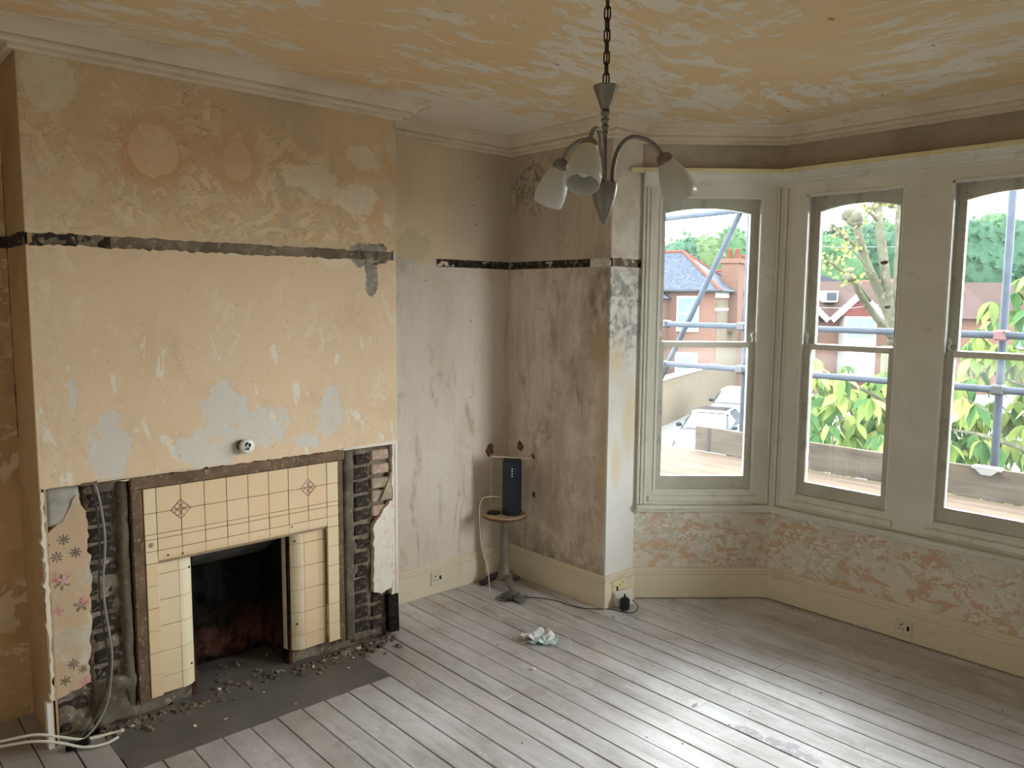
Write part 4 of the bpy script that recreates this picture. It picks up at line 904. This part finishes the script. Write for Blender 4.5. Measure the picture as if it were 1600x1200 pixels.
# ------------------------------------------------------------------ outdoors
G = -3.3
SPEC = .08; SAT = .72; ALB = .37       # street colours and gloss cut so full daylight stays level with the room
def pt(px, py, D):      # a direction from the room's viewing side, used once to lay the street out in metres
    d = fw + rt*((px-800)/1232.2) - up*((py-600)/1232.2); return CAM + d*D
ground = MB().box(-260, 160, 5.5, 260, G-.4, G).build('street', rough_mat('grey_asphalt', c(112,112,112), c(126,126,124), c(140,140,138), .6, 4, .2), kind='structure')
MB().box(-.6, 4.2, 4.6, 5.0, G, .5).build('wall_outer', flat('outer_brick', c(120,84,66), .9), kind='structure') if False else None
# scaffold
galv = flat('galvanised_tube', c(74,86,104), .5, .1, var=.12, vs=8)
board = NT('scaffold_timber', .8, .2); board.base(board.mix(board.thr(board.noise(5,7,.7,.3,v=board.sc((.25,3,1))), .35,.65), c(128,108,90), c(104,86,72))); board.bump(board.noise(20,6,.7,0,v=board.sc((.1,3,1))), .3, .004); board = board.m
boarddark = NT('weathered_toe_board', .85, .2); boarddark.base(boarddark.mix(boarddark.thr(boarddark.noise(5,7,.7,.4,v=boarddark.sc((.3,1,3))), .35,.65), c(124,112,98), c(92,82,72))); boarddark = boarddark.m
steelend = flat('hoop_iron_band', c(90,92,94), .5, .6)
TY = 6.0; PZ = .475
names = ['scaffold board nearest the bay windows', 'second scaffold board out from the bay windows', 'third scaffold board out from the bay windows', 'fourth scaffold board out from the bay windows', 'outermost scaffold board, beside the toe board']
for k in range(5):
    y0 = TY-.003-.232*(k+1)+.007
    o = MB().box(-3.4, 5.6, y0, y0+.225, PZ-.038, PZ, bev=.004).build('scaffold_board', board); tag(o, names[4-k], 'plank', 'boards of the scaffold platform')
def toe(x0, x1, lb):
    t_ = empty('toe_board', (x0, TY, PZ)); tag(t_, lb, 'toe board', 'toe boards of the scaffold')
    MB().box(0, x1-x0, 0, .038, .002, .215, bev=.003).build('plank', boarddark, t_); MB().box(.13,.16,-.002,.04,.001,.217).build('end_band', steelend, t_)
toe(-.60, -.34+.3, 'short weathered toe board end seen in the left bay window'); toe(-.03, 1.3, 'grey toe board across the middle bay window'); toe(1.305, 4.4, 'grey toe board across the right bay window with a clip on it')
def pole(p, q, lb, r_=.0245, grp='scaffold tubes outside the bay'):
    o = MB().tube([p, q], r_, 14).build('scaffold_tube', galv, smooth=True); return tag(o, lb, 'scaffold tube', grp)
PYv = TY+.1
pole((-.20,PYv,G),(-.20,PYv,5.2), 'upright scaffold tube at the right of the left bay window')
pole((1.74,PYv,G),(1.70,PYv,5.2), 'upright scaffold tube through the right bay window')
pole((-1.62,PYv+.06,.1),(-.33,PYv+.06,2.53), 'slanting brace tube crossing the left bay window')
RY_ = TY+.04
pole((-1.3,RY_,1.575),(5.5,RY_,1.575), 'upper guard rail tube of the scaffold'); pole((-1.3,RY_,1.215),(5.5,RY_,1.215), 'lower guard rail tube of the scaffold')
pole((-1.25,PYv+.02,G),(-1.25,PYv+.02,5.2), 'upright scaffold tube hidden at the left edge of the left bay window') if False else None
pole((-1.9,TY+.16,2.52),(3.5,TY+.16,2.62), 'high ledger tube at the top of the left bay window')
pinkc = flat('rusty_pink_coupler', c(150,104,108), .7)
def coupler(x, y, z, lb, cm=None):
    e = empty('scaffold_coupler', (x,y,z)); tag(e, lb, 'coupler', 'couplers on the scaffold')
    MB().box(-.04,.04,-.05,.045,-.035,.035,bev=.012).build('clamp_body', cm or steelend, e); MB().tube([(.03,-.06,.02),(.03,.05,.02)], .009, 6).build('bolt', steelend, e); 
coupler(-.20, RY_+.02, 1.575, 'coupler joining upper guard rail and left upright'); coupler(-.20, RY_+.02, 1.215, 'coupler joining lower guard rail and left upright')
coupler(1.72, RY_+.02, 1.575, 'rusty pink coupler joining upper rail and right upright', pinkc); coupler(1.725, RY_+.02, 1.215, 'coupler joining lower rail and right upright'); coupler(-1.0, RY_+.02, 1.575, 'coupler on the upper guard rail near its left end')
coupler(-1.0, RY_+.02, 1.2, 'coupler on the lower guard rail near its left end'); coupler(-.24, PYv+.02, 2.55, 'coupler where brace and ledger meet the left upright')
cl = MB().box(-.09,.09,-.02,.05,.20,.226,bev=.006).prism([(-.07,.205),(-.03,.17),(.03,.17),(.07,.205)],'y',-.022,-.008).build('board_clip', flat('pale_zinc_clip', c(170,172,170), .5, .3), loc=(1.71,TY,PZ)); tag(cl, 'pale metal clip over the toe board at the upright', 'clip')

# houses
def brickmat(name, a, b, mortar, sc_=4.2):
    n = NT(name, .9, .2); t = n.t.nodes.new('ShaderNodeTexBrick'); co = n.t.nodes.new('ShaderNodeCombineXYZ'); p = n.xyz()
    n.put(co.inputs[0], n.ma('ADD', p[0], p[1])); n.put(co.inputs[1], p[2]); n.put(t.inputs['Vector'], co.outputs[0])
    t.inputs['Scale'].default_value = sc_; t.inputs['Color1'].default_value = a; t.inputs['Color2'].default_value = b; t.inputs['Mortar'].default_value = mortar; t.inputs['Mortar Size'].default_value = .03; n.base(t.outputs[0]); return n.m
def roofmat(name, a, b, k=5):
    n = NT(name, .7, .3); t = n.t.nodes.new('ShaderNodeTexBrick'); co = n.t.nodes.new('ShaderNodeCombineXYZ'); p = n.xyz()
    n.put(co.inputs[0], n.ma('ADD', p[0], n.ma('MULTIPLY', p[1], .6))); n.put(co.inputs[1], p[2]); n.put(t.inputs['Vector'], co.outputs[0])
    t.inputs['Scale'].default_value = k; t.inputs['Color1'].default_value = a; t.inputs['Color2'].default_value = b; t.inputs['Mortar'].default_value = tuple(x*.45 for x in a[:3])+(1,); t.inputs['Mortar Size'].default_value = .03; n.base(t.outputs[0]); return n.m
MR_ = {'brickA': brickmat('orange_red_brick', c(128,78,60), c(108,66,52), c(120,108,96)), 'brickY': brickmat('yellow_stock_brick', c(118,104,80), c(96,84,66), c(124,116,102)),
       'slate': roofmat('blue_grey_slate', c(76,88,108), c(60,70,88), 3.2), 'tilebrown': roofmat('brown_clay_tile', c(84,60,54), c(68,48,44), 5), 'redtile': flat('red_hung_tile', c(120,58,54), .8, var=.15),
       'wpaint': flat('white_exterior_paint', c(190,190,186), .6, var=.04), 'pane': flat('pale_blue_pane', c(110,140,156), .5, spec=.2), 'terra': flat('terracotta', c(134,62,44), .9), 'lead': flat('lead_grey', c(70,76,88), .6)}
def house_frame(name, P0, ang, label):
    e = empty(name, (P0[0], P0[1], G), ang); tag(e, label, 'house'); return e
P0 = pt(1112, 627, 39.7)
# local frame: x along front toward the left of view is -x ; +y runs back along the side street
hA = house_frame('slate_roof_house', (P0.x, P0.y), math.radians(-160.3+180), 'brick house with hipped blue slate roof and orange chimney pots')
E_ = 5.62; Wd, Dp = 9.0, 9.5
MB().box(-Wd,0,0,Dp,0,E_).build('front_wall', MR_['brickA'], hA)
MB().box(-.02,.02,.35,Dp,0,E_-.55).box(-.05,.03,.02,Dp,E_-.6,E_-.45).build('side_wall', MR_['brickY'], hA)
MB().box(.0,.05,0,Dp,E_-1.0,E_-.86).box(-.02,.06,0,Dp,E_-.34,E_-.05).build('white_band', MR_['wpaint'], hA)
def hip(par, x0, x1, y0, y1, z0, h, inset, mat, over=.35):
    mb = MB(); a = [(x0-over,y0-over,z0),(x1+over,y0-over,z0),(x1+over,y1+over,z0),(x0-over,y1+over,z0)]; ym = (y0+y1)/2
    r0, r1 = (x0+inset, ym, z0+h), (x1-inset, ym, z0+h)
    for f in ((a[0],a[1],r1,r0),(a[1],a[2],r1),(a[2],a[3],r0,r1),(a[3],a[0],r0),(a[3],a[2],a[1],a[0])): mb.face(f)
    o = mb.build('roof', mat, par)
    for p, q in ((a[1], r1), (a[2], r1), (r0, r1)): MB().tube([p, q], .09, 6).build('ridge_tiles', MR_['terra'], par)
    MB().tube([a[0], a[1], a[2]], .07, 6).build('gutter', MR_['lead'], par)
hip(hA, -Wd, 0, 0, 5.0, E_, 2.1, 2.4, MR_['slate'])
hip(hA, -3.5, .0, 4.0, Dp, E_, 1.2, 1.2, MR_['slate'])
def hwin(par, x, z, w_, h, y=0, name='window'):
    f = MB().box(x-w_/2-.1,x+w_/2+.1,y-.08,y+.05,z-.14,z+h+.1).build(name, MR_['wpaint'], par)
    MB().box(x-w_/2,x+w_/2,y-.1,y-.06,z,z+h/2-.04).box(x-w_/2,x+w_/2,y-.1,y-.06,z+h/2+.04,z+h).build('pane', MR_['pane'], f)
hwin(hA, -1.35, 3.7, .95, 1.55); hwin(hA, -3.4, 3.7, .5, 1.5); hwin(hA, -1.35, .9, .95, 1.5)
MB().box(-3.9,-2.4,-.9,0,0,E_-.4).build('bay_wall', MR_['brickA'], hA); mb = MB(); mb.prism([(-4.1,E_-.4),(-2.2,E_-.4),(-2.9,E_+.1),(-3.4,E_+.1)],'y',-1.1,.1); mb.build('bay_roof', MR_['slate'], hA)
hwin(hA, -2.75, 3.6, .35, 1.4, -.9); hwin(hA, -3.4, 3.6, .35, 1.4, -.9)
def chim(par, x, y, z0, z1, w_, d, pots):
    s = MB().box(x-w_/2,x+w_/2,y-d/2,y+d/2,z0,z1).box(x-w_/2-.08,x+w_/2+.08,y-d/2-.08,y+d/2+.08,z1-.25,z1-.05).build('chimney_stack', MR_['brickA'], par)
    for px in pots: MB().lathe([(.11,z1),(.14,z1+.1),(.11,z1+.45),(.15,z1+.5),(.12,z1+.52),(0,z1+.5)], 10, Matrix.Translation((x+px,y,0))).build('chimney_pot', MR_['terra'], s, smooth=True)
chim(hA, .05, 3.4, 3.5, 7.35, .9, 1.3, (-.2,.2)); chim(hA, -.3, 6.5, 3.5, 7.2, .8, 1.2, (-.1,.2))
# garden wall running along the side street
gw_ = MB(); a = pt(1045, 655, 33.5); gwo = empty('garden_wall', (P0.x, P0.y, G), math.radians(-160.3+180)); tag(gwo, 'long buff brick garden wall beside the parked cars', 'wall')
MB().box(-.1,.12,-12,-.0,0,1.9).build('brickwork', MR_['brickY'], gwo); MB().box(-.16,.18,-12,0,1.9,2.0).build('coping', MR_['wpaint'], gwo)
# gabled houses
Pb = pt(1335, 500, 44)
hB = house_frame('gabled_house', (Pb.x, Pb.y), yaw*-1+.0, 'house with red tile-hung gable, white bargeboards and brown roof')
def gable(par, xc_, w_, z0, zap, y=0):
    MB().prism([(xc_-w_/2,z0),(xc_+w_/2,z0),(xc_,zap)],'y',y-.1,y+3.5).build('gable_face', MR_['redtile'], par)
    for s in (-1,1):
        mb = MB(); a = Vector((xc_+s*(w_/2+.25), z0-.25)); b = Vector((xc_, zap+.12)); d = (b-a).normalized(); q = Vector((-d.y,d.x))*.14
        mb.prism([tuple(a+q),tuple(a-q),tuple(b-q),tuple(b+q)],'y',y-.3,y-.1); mb.build('bargeboard', MR_['wpaint'], par)
        mb = MB(); mb.prism([tuple(a+q*.9),tuple(a+q*.2),tuple(b+q*.2),tuple(b+q*.9)],'y',y-.1,y+4.2); mb.build('gable_roof', MR_['tilebrown'], par)
hzap = 5.45; gz0 = 4.35
MB().box(-9,9,0,8,0,gz0).build('front_wall', MR_['brickA'], hB)
gable(hB, 0, 2.6, gz0, hzap, -.5); gable(hB, -3.3, 2.6, gz0, hzap, -.5); gable(hB, 3.6, 2.6, gz0, hzap, -.5)
for x in (-3.3, 0, 3.6):
    f = MB().box(x-.85,x+.85,-.9,0,1.0,gz0-.02).build('bay_window', MR_['wpaint'], hB)
    for k in range(3): MB().box(x-.75+.5*k,x-.3+.5*k,-.93,-.89,gz0-1.15,gz0-.12).build('pane', MR_['pane'], f)
mb = MB(); mb.prism([(-.4,gz0-.1),(4.0,gz0+2.0),(8.4,gz0-.1)],'x',-10,8); mb.build('roof', MR_['tilebrown'], hB)
f = MB().box(-1.35,-.6,.9,1.8,5.1,5.75).build('dormer', MR_['wpaint'], hB); MB().box(-1.25,-.7,.87,.9,5.2,5.65).build('pane', MR_['lead'], f)
Pc = pt(1345, 470, 62); hC = house_frame('far_house', (Pc.x, Pc.y), yaw*-1+.15, 'distant house with dark blue slate roof behind the gabled house')
MB().box(-7,5,0,7,0,6.0).build('front_wall', MR_['wpaint'], hC); MB().prism([(-7.4,5.9),(-3.5,7.2),(.4,5.9)],'y',-.3,7).build('roof', MR_['lead'], hC); MB().prism([(.6,5.9),(3,7.0),(5.4,5.9)],'y',-.3,7).build('roof', MR_['terra'], hC)
Pd = pt(1575, 490, 46); hD = house_frame('tiled_house', (Pd.x, Pd.y), yaw*-1-.1, 'brown roofed house half hidden by the leafy tree')
MB().box(-5,7,0,7,0,4.4).build('front_wall', MR_['brickA'], hD); MB().prism([(-.4,4.3),(3.5,6.4),(7.4,4.3)],'x',-5.4,7.4).build('roof', MR_['tilebrown'], hD); hwin(hD, -2.5, 2.6, 1.4, 1.3); hwin(hD, 1.0, 2.6, 1.4, 1.3)

# parked cars
paint = flat('white_car_paint', c(200,204,208), .25, var=.02, spec=.6); tint = flat('dark_car_glass', c(40,50,62), .1, spec=.8); tyre = flat('car_tyre', c(20,20,22), .8)
def car(loc, ang, lb, roofdark=True):
    e = empty('parked_car', loc, ang); tag(e, lb, 'car')
    def loft(secs, name, mat, par=e):
        mb = MB(); rings = []
        for x, zs_, w0, w1, zt_ in secs:   # x, floor z, half width low, half width top, top z
            rings.append([mb.bm.verts.new(p) for p in ((x,-w0,zs_),(x,-w0*1.02,(zs_+zt_)*.5),(x,-w1,zt_-.03),(x,-w1*.8,zt_),(x,w1*.8,zt_),(x,w1,zt_-.03),(x,w0*1.02,(zs_+zt_)*.5),(x,w0,zs_))])
        for a, b in zip(rings, rings[1:]):
            for k in range(8): mb.bm.faces.new((a[k],a[(k+1)%8],b[(k+1)%8],b[k]))
        mb.bm.faces.new(rings[0]); mb.bm.faces.new(rings[-1][::-1]); return mb.build(name, mat, par, smooth=False)
    loft([(0,.3,.62,.55,.6),(.12,.22,.76,.66,.72),(.5,.2,.83,.74,.86),(1.05,.2,.86,.78,.98),(1.9,.2,.87,.82,1.0),(3.2,.2,.86,.8,1.02),(3.8,.25,.8,.72,.95),(3.95,.3,.7,.62,.8)], 'body', paint)
    loft([(1.0,.9,.76,.74,.99),(1.75,.95,.78,.6,1.4),(2.0,.95,.78,.6,1.47),(3.2,.95,.78,.6,1.46),(3.75,.9,.72,.58,1.05)], 'cabin', tint)
    loft([(1.78,1.4,.6,.56,1.45),(2.05,1.44,.6,.58,1.5),(3.15,1.43,.6,.57,1.49),(3.4,1.3,.6,.52,1.36)], 'roof_panel', tint if roofdark else paint)
    mb = MB(); mb.face([(1.02,-.68,1.0),(1.02,.68,1.0),(1.76,.54,1.42),(1.76,-.54,1.42)]); mb.build('windscreen', flat('sky_lit_windscreen', c(190,205,215), .08, spec=1), e)
    for s in (-1,1):
        MB().lathe([(0,0),(.13,.02),(.15,.06),(.13,.1),(0,.12)],12,Matrix.Translation((.22,s*.62,.66)) @ Matrix.Rotation(s*.5,4,'Z') @ Matrix.Rotation(-PI/2-.2,4,'Y')).build('headlamp', MR_['pane'], e, smooth=True)
        MB().box(1.25,1.4,s*.9-.09,s*.9+.09,1.0,1.13,bev=.03).build('mirror', tint, e)
        for x in (.72, 3.15): MB().lathe([(0,-.1),(.3,-.1),(.32,-.06),(.32,.06),(.3,.1),(0,.1)],18,Matrix.Translation((x,s*.78,.32)) @ Matrix.Rotation(PI/2,4,'X')).build('wheel', tyre, e)
c1 = pt(1088, 722, 24.5); car((c1.x, c1.y, G), math.radians(112), 'white small car with dark roof nearest in the side street')
c2 = pt(1135, 668, 31); car((c2.x, c2.y, G), math.radians(112), 'second white car parked behind the nearest one', False)
c3 = pt(1330, 640, 33); car((c3.x, c3.y, G), math.radians(20), 'white car glimpsed through the leaves of the middle window', False)
c4 = pt(1050, 690, 30) ; car((c4.x-1.4, c4.y+.2, G), math.radians(112), 'white car at the left edge of the side street', False) if False else None

# trees
SAT = .82; ALB = .34
leafmats = {}
def leafmat(name, a, b):
    n = NT(name, .6, .3); oi = n.t.nodes.new('ShaderNodeObjectInfo').outputs['Random']
    n.base(n.mix(n.thr(n.noise(2.5,4,.7), .35,.65), a, b)); b_ = n.b
    tr = n.t.nodes.new('ShaderNodeBsdfTranslucent'); tr.inputs[0].default_value = tuple(min(1,x*1.3) for x in b[:3])+(1,)
    mx = n.t.nodes.new('ShaderNodeMixShader'); mx.inputs[0].default_value = .35; out = [x for x in n.t.nodes if x.type == 'OUTPUT_MATERIAL'][0]
    n.t.links.new(b_.outputs[0], mx.inputs[1]); n.t.links.new(tr.outputs[0], mx.inputs[2]); n.t.links.new(mx.outputs[0], out.inputs[0]); return n.m
farleaf = [leafmat('far_leaf_%s' % k, a, b) for k, a, b in (('green', c(62,104,66), c(84,124,78)), ('olive', c(84,112,66), c(104,128,80)), ('teal', c(54,96,72), c(72,112,86)))]
bark = rough_mat('grey_green_bark', c(104,104,84), c(84,84,68), c(130,128,106), 3, 12, .5)
def far_tree(p, rad, h, lb, mat, seed):
    rr = random.Random(seed); e = empty('distant_tree', (p.x, p.y, G)); tag(e, lb, 'tree', 'distant trees on the hill')
    MB().tube([(0,0,0),(0,0,h*.6)], [rad*.08, rad*.04], 8).build('trunk', bark, e)
    mb = MB(); zt_ = p.z-G
    for k in range(2600):
        a = rr.uniform(0, 2*PI); ph = math.acos(rr.uniform(-1,1)); q = Vector((math.cos(a)*math.sin(ph), math.sin(a)*math.sin(ph), math.cos(ph)))
        bump_ = .82+.25*noise.noise(q*2.2+Vector((seed,0,0)))+.12*noise.noise(q*6+Vector((seed,0,0)))
        pos = Vector((q.x*rad, q.y*rad, q.z*h*.5))*bump_*rr.uniform(.8,1.0) + Vector((0,0,zt_-h*.36))
        s = rad*.042*rr.uniform(.6,1.5); u = Vector((rr.gauss(0,1),rr.gauss(0,1),rr.gauss(0,1))).normalized(); v = u.orthogonal().normalized(); w_ = u.cross(v)
        mb.face([pos+v*s, pos+w_*s*.8, pos-v*s, pos-w_*s*.8])
    mb.build('crown', mat, e)
    r2 = bmesh.new(); bmesh.ops.create_icosphere(r2, subdivisions=3, radius=1)
    for v in r2.verts: 
        q = v.co.normalized(); k_ = .78+.22*noise.noise(q*2.2+Vector((seed,0,0))); v.co = Vector((q.x*rad*k_, q.y*rad*k_, q.z*h*.5*k_+zt_-h*.36))
    o = MB(); o.bm.free(); o.bm = r2; o.build('inner_crown', mat, e, smooth=True)
ft = [(1050,385,75,5,9,'left tree above the slate roof in the left window',2),(1085,378,80,5.5,9,'tree just right of the leftmost one above the slate roof',1),(1150,368,82,7,14,'tall pale tree behind the chimney pots',0),
      (1262,362,90,6,13,'tree at the left edge of the middle window',2),(1292,368,78,6,12,'bright tree on the hill left of the pollarded branches',0),(1330,362,86,6.5,14,'tree on the hill behind the pollarded branches',2),(1368,350,92,7,15,'tallest tree on the hill behind the pollarded branches',0),(1400,365,80,6,12,'tree on the hill at the right edge of the middle window',2),
      (1500,356,80,7,13,'tree on the hill at the left of the right window',2),(1540,345,88,7,14,'tree on the hill behind the right upright tube',0),(1585,352,80,7,13,'tree on the hill at the right edge of the picture',2)]
for i, (px, py, D, rad, h, lb, mi) in enumerate(ft): far_tree(pt(px, py, D), rad, h+4, lb, farleaf[mi], i*3+1)
MB().prism([(-80,G-1),(80,G-1),(80,3.2),(40,4.5),(0,4.0),(-40,3.0),(-80,2.0)], 'y', 0, 30).build('hillside', farleaf[2], kind='structure').matrix_world = Matrix.Translation(Vector((pt(1300,480,100).x, pt(1300,480,100).y, 0))) @ Matrix.Rotation(.75, 4, 'Z')
# pollarded tree
pb = pt(1398, 520, 11.0)
pol = empty('pollarded_tree', (pb.x, pb.y, G)); tag(pol, 'pollarded street tree with knobbly branch ends outside the middle window', 'tree')
def W2(px, py, D): q = pt(px, py, D); return Vector((q.x-pb.x, q.y-pb.y, q.z-G))
lim = [([(1398,620,11),(1396,520,11),(1372,452,11),(1352,405,10.9),(1336,342,10.8)], .10), ([(1396,540,11),(1388,470,11),(1380,400,11),(1374,350,11.1),(1372,318,11.2)], .10), ([(1396,530,11),(1350,470,10.6),(1330,430,10.3)], .07),
       ([(1350,395,10.9),(1325,375,10.7),(1308,362,10.5)], .04), ([(1360,470,10.8),(1335,440,10.6),(1295,408,10.4)], .03), ([(1372,345,11.1),(1362,335,11),(1352,328,11)], .035), ([(1400,500,11),(1404,400,11.2),(1404,320,11.3)], .08), ([(1358,420,10.9),(1345,405,10.8),(1332,392,10.7)], .018)]
MB().tube([(0,0,0), W2(1398,620,11), W2(1398,540,11)], [.24,.2,.17], 12).build('trunk', bark, pol, smooth=True)
kn = MB()
for pts, r_ in lim:
    P_ = spline([W2(*p) for p in pts], 5); MB().tube(P_, [r_*.78*(1-.35*i/len(P_)) for i in range(len(P_))], 9).build('limb', bark, pol, smooth=True)
    e_ = P_[-1]
    for k in range(5): bmesh.ops.create_icosphere(kn.bm, subdivisions=2, radius=r_*R.uniform(.6,1.0), matrix=Matrix.Translation(e_+Vector((R.gauss(0,.05),R.gauss(0,.05),R.gauss(0,.04)))))
kn.build('branch_knobs', bark, pol, smooth=True)
yl = leafmat('yellow_green_shoot', c(128,140,62), c(150,150,78))
sh_ = MB()
for pts, r_ in lim:
    e_ = W2(*pts[-1])
    for k in range(26):
        p = e_+Vector((R.gauss(0,.09),R.gauss(0,.09),R.gauss(0,.08))); u = Vector((R.gauss(0,1),R.gauss(0,1),R.gauss(0,1))).normalized(); v = u.orthogonal(); s = .035
        sh_.face([p+u*s,p+v*s*.6,p-u*s,p-v*s*.6])
o = sh_.build('young_shoots', yl, pol); o['kind'] = 'stuff'

# broad-leaved tree close to the scaffold
lm1 = leafmat('fresh_broad_leaf', c(92,128,52), c(132,156,70)); lm2 = leafmat('deep_broad_leaf', c(60,104,56), c(84,128,70)); lm3 = leafmat('lime_broad_leaf', c(140,164,70), c(164,180,88))
def leafmesh(mat, bend):
    mb = MB(); n = 5; L = .2; pr_ = [.0,.55,.9,.85,.5,.0]; rows = []
    for i in range(n+1):
        t = i/n; x = L*t; z = -bend*t*t*L; w_ = .048*pr_[i]
        rows.append([mb.bm.verts.new((x,-w_,z+.012*pr_[i])), mb.bm.verts.new((x,0,z)), mb.bm.verts.new((x,w_,z+.012*pr_[i]))])
    for a, b in zip(rows, rows[1:]):
        for k in range(2): mb.bm.faces.new((a[k],a[k+1],b[k+1],b[k]))
    bmesh.ops.remove_doubles(mb.bm, verts=mb.bm.verts, dist=1e-5)
    o = mb.build('leaf', mat); me = o.data; bpy.data.objects.remove(o); return me
lms = [leafmesh(m_, b_) for m_ in (lm1, lm2, lm3) for b_ in (.3,.8)]
bt = empty('broad_leaved_tree', (2.6, 10.4, G)); tag(bt, 'leafy tree with large drooping green leaves close behind the scaffold', 'tree')
inv = Vector((-2.6,-10.4,-G))
MB().tube([Vector((0,0,0)), Vector((-.1,-.1,2.2)), Vector((-.2,-.3,3.4))], [.2,.16,.12], 10).build('trunk', bark, bt, smooth=True)
br = [[(2.6,10.2,-.6),(2.0,9.6,.35),(1.4,9.0,.85),(1.0,8.6,1.1)], [(2.5,10.1,-.2),(2.1,9.7,1.2),(1.7,9.4,2.0),(1.2,9.2,2.6)], [(2.4,10.1,-.9),(1.2,9.2,-.3),(.4,8.5,.1),(-.2,8.0,.5)], [(1.4,9.2,-.1),(.7,8.5,.4),(.1,7.9,.9),(-.3,7.7,1.1)], [(2.3,10,.6),(1.9,9.4,1.4),(1.6,9.0,2.2)], [(2.4,10.2,-.6),(1.6,8.6,.3),(1.2,7.9,.6),(1.0,7.5,.7)], [(2.6,10.2,.5),(2.8,9.6,1.5),(2.9,9.3,2.3)]]
for k, b in enumerate(br):
    P_ = spline([Vector(p)+inv for p in b], 6); MB().tube(P_, [.035*(1-.75*i/len(P_)) for i in range(len(P_))], 7).build('branch', bark, bt, smooth=True)
clusters = []
A_, B_ = Vector((-.75,7.7)), Vector((2.9,10.6)); dn = (B_-A_).normalized(); pn = Vector((-dn.y, dn.x))
while len(clusters) < 1250:
    t = R.random(); ztop = 1.12 + 1.35*min(1, max(0, (t-.36)/.16)); z = R.uniform(-1.5, ztop)
    if R.random() > 1-.2*max(0, (z-.9)/1.8): continue
    p = A_.lerp(B_, t) + pn*R.gauss(0, .55); clusters.append(Vector((p.x, p.y, z)))
clusters.sort(key=lambda p: (p-CAM).length)
nleaf = 0; rest = MB()
for p in clusters:
    a0 = R.uniform(0,6)
    for k in range(6):
        az = a0+k*PI/3+R.uniform(-.3,.3); dr = R.uniform(.25,1.0); s = R.uniform(.75,1.2)
        mat_ = Matrix.Translation(p+inv) @ Matrix.Rotation(az,4,'Z') @ Matrix.Rotation(dr,4,'Y') @ Matrix.Rotation(R.uniform(-.5,.5),4,'X')
        me = R.choice(lms)
        if nleaf < 300 and (k % 2 == 0 or nleaf < 120):
            o = bpy.data.objects.new('leaf', me); col.objects.link(o); o.parent = bt; o.matrix_local = mat_ @ Matrix.Scale(s,4); nleaf += 1
        else:
            M_ = mat_ @ Matrix.Scale(s,4); vs = [rest.bm.verts.new(M_ @ v.co) for v in me.vertices]; mi = [lm1,lm2,lm3].index(me.materials[0])
            for f in me.polygons:
                ff = rest.bm.faces.new([vs[q] for q in f.vertices]); ff.material_index = mi
o = rest.build('foliage', lm1, bt); o.data.materials.append(lm2); o.data.materials.append(lm3); o['kind'] = 'stuff'
tw = MB()
for p in clusters[::2]:
    q = p+inv; tw.tube([q, q+Vector((R.uniform(-.1,.2),R.uniform(.0,.3),-R.uniform(.1,.35)))], .006, 4)
o = tw.build('twigs', bark, bt); o['kind'] = 'stuff'
# dead leaves caught on a cobweb outside the middle window
dl = flat('dead_brown_leaf', c(110,66,36), .9)
for (x, y, z, s, lb) in ((1.54,4.56,2.0,1.0,'curled brown dead leaf caught outside the middle window, upper of two'), (1.575,4.56,1.76,.8,'brown dead leaf caught outside the middle window, lower of two')):
    mb = MB(); mb.prism([(0,0),(.02,.008),(.035,.004),(.03,-.008),(.012,-.012)],'y',0,.002)
    for v in mb.bm.verts: v.co.y += v.co.x*.3
    o = mb.build('dead_leaf', dl, loc=(x,y,z)); o.scale = (s*1.2,s,s*1.2); tag(o, lb, 'leaf')
# overhead wires
wm = flat('overhead_wire_black', c(150,155,160), .6)
for i, (a, b, lb) in enumerate(((pt(1180,375,30), pt(1460,385,24), 'upper overhead wire across the middle window'), (pt(1230,480,26), pt(1460,465,20), 'lower overhead wire across the middle window'))):
    tag(MB().tube([a, a.lerp(b,.5)+Vector((0,0,-.15)), b], .008, 5).build('overhead_wire', wm), lb, 'wire')
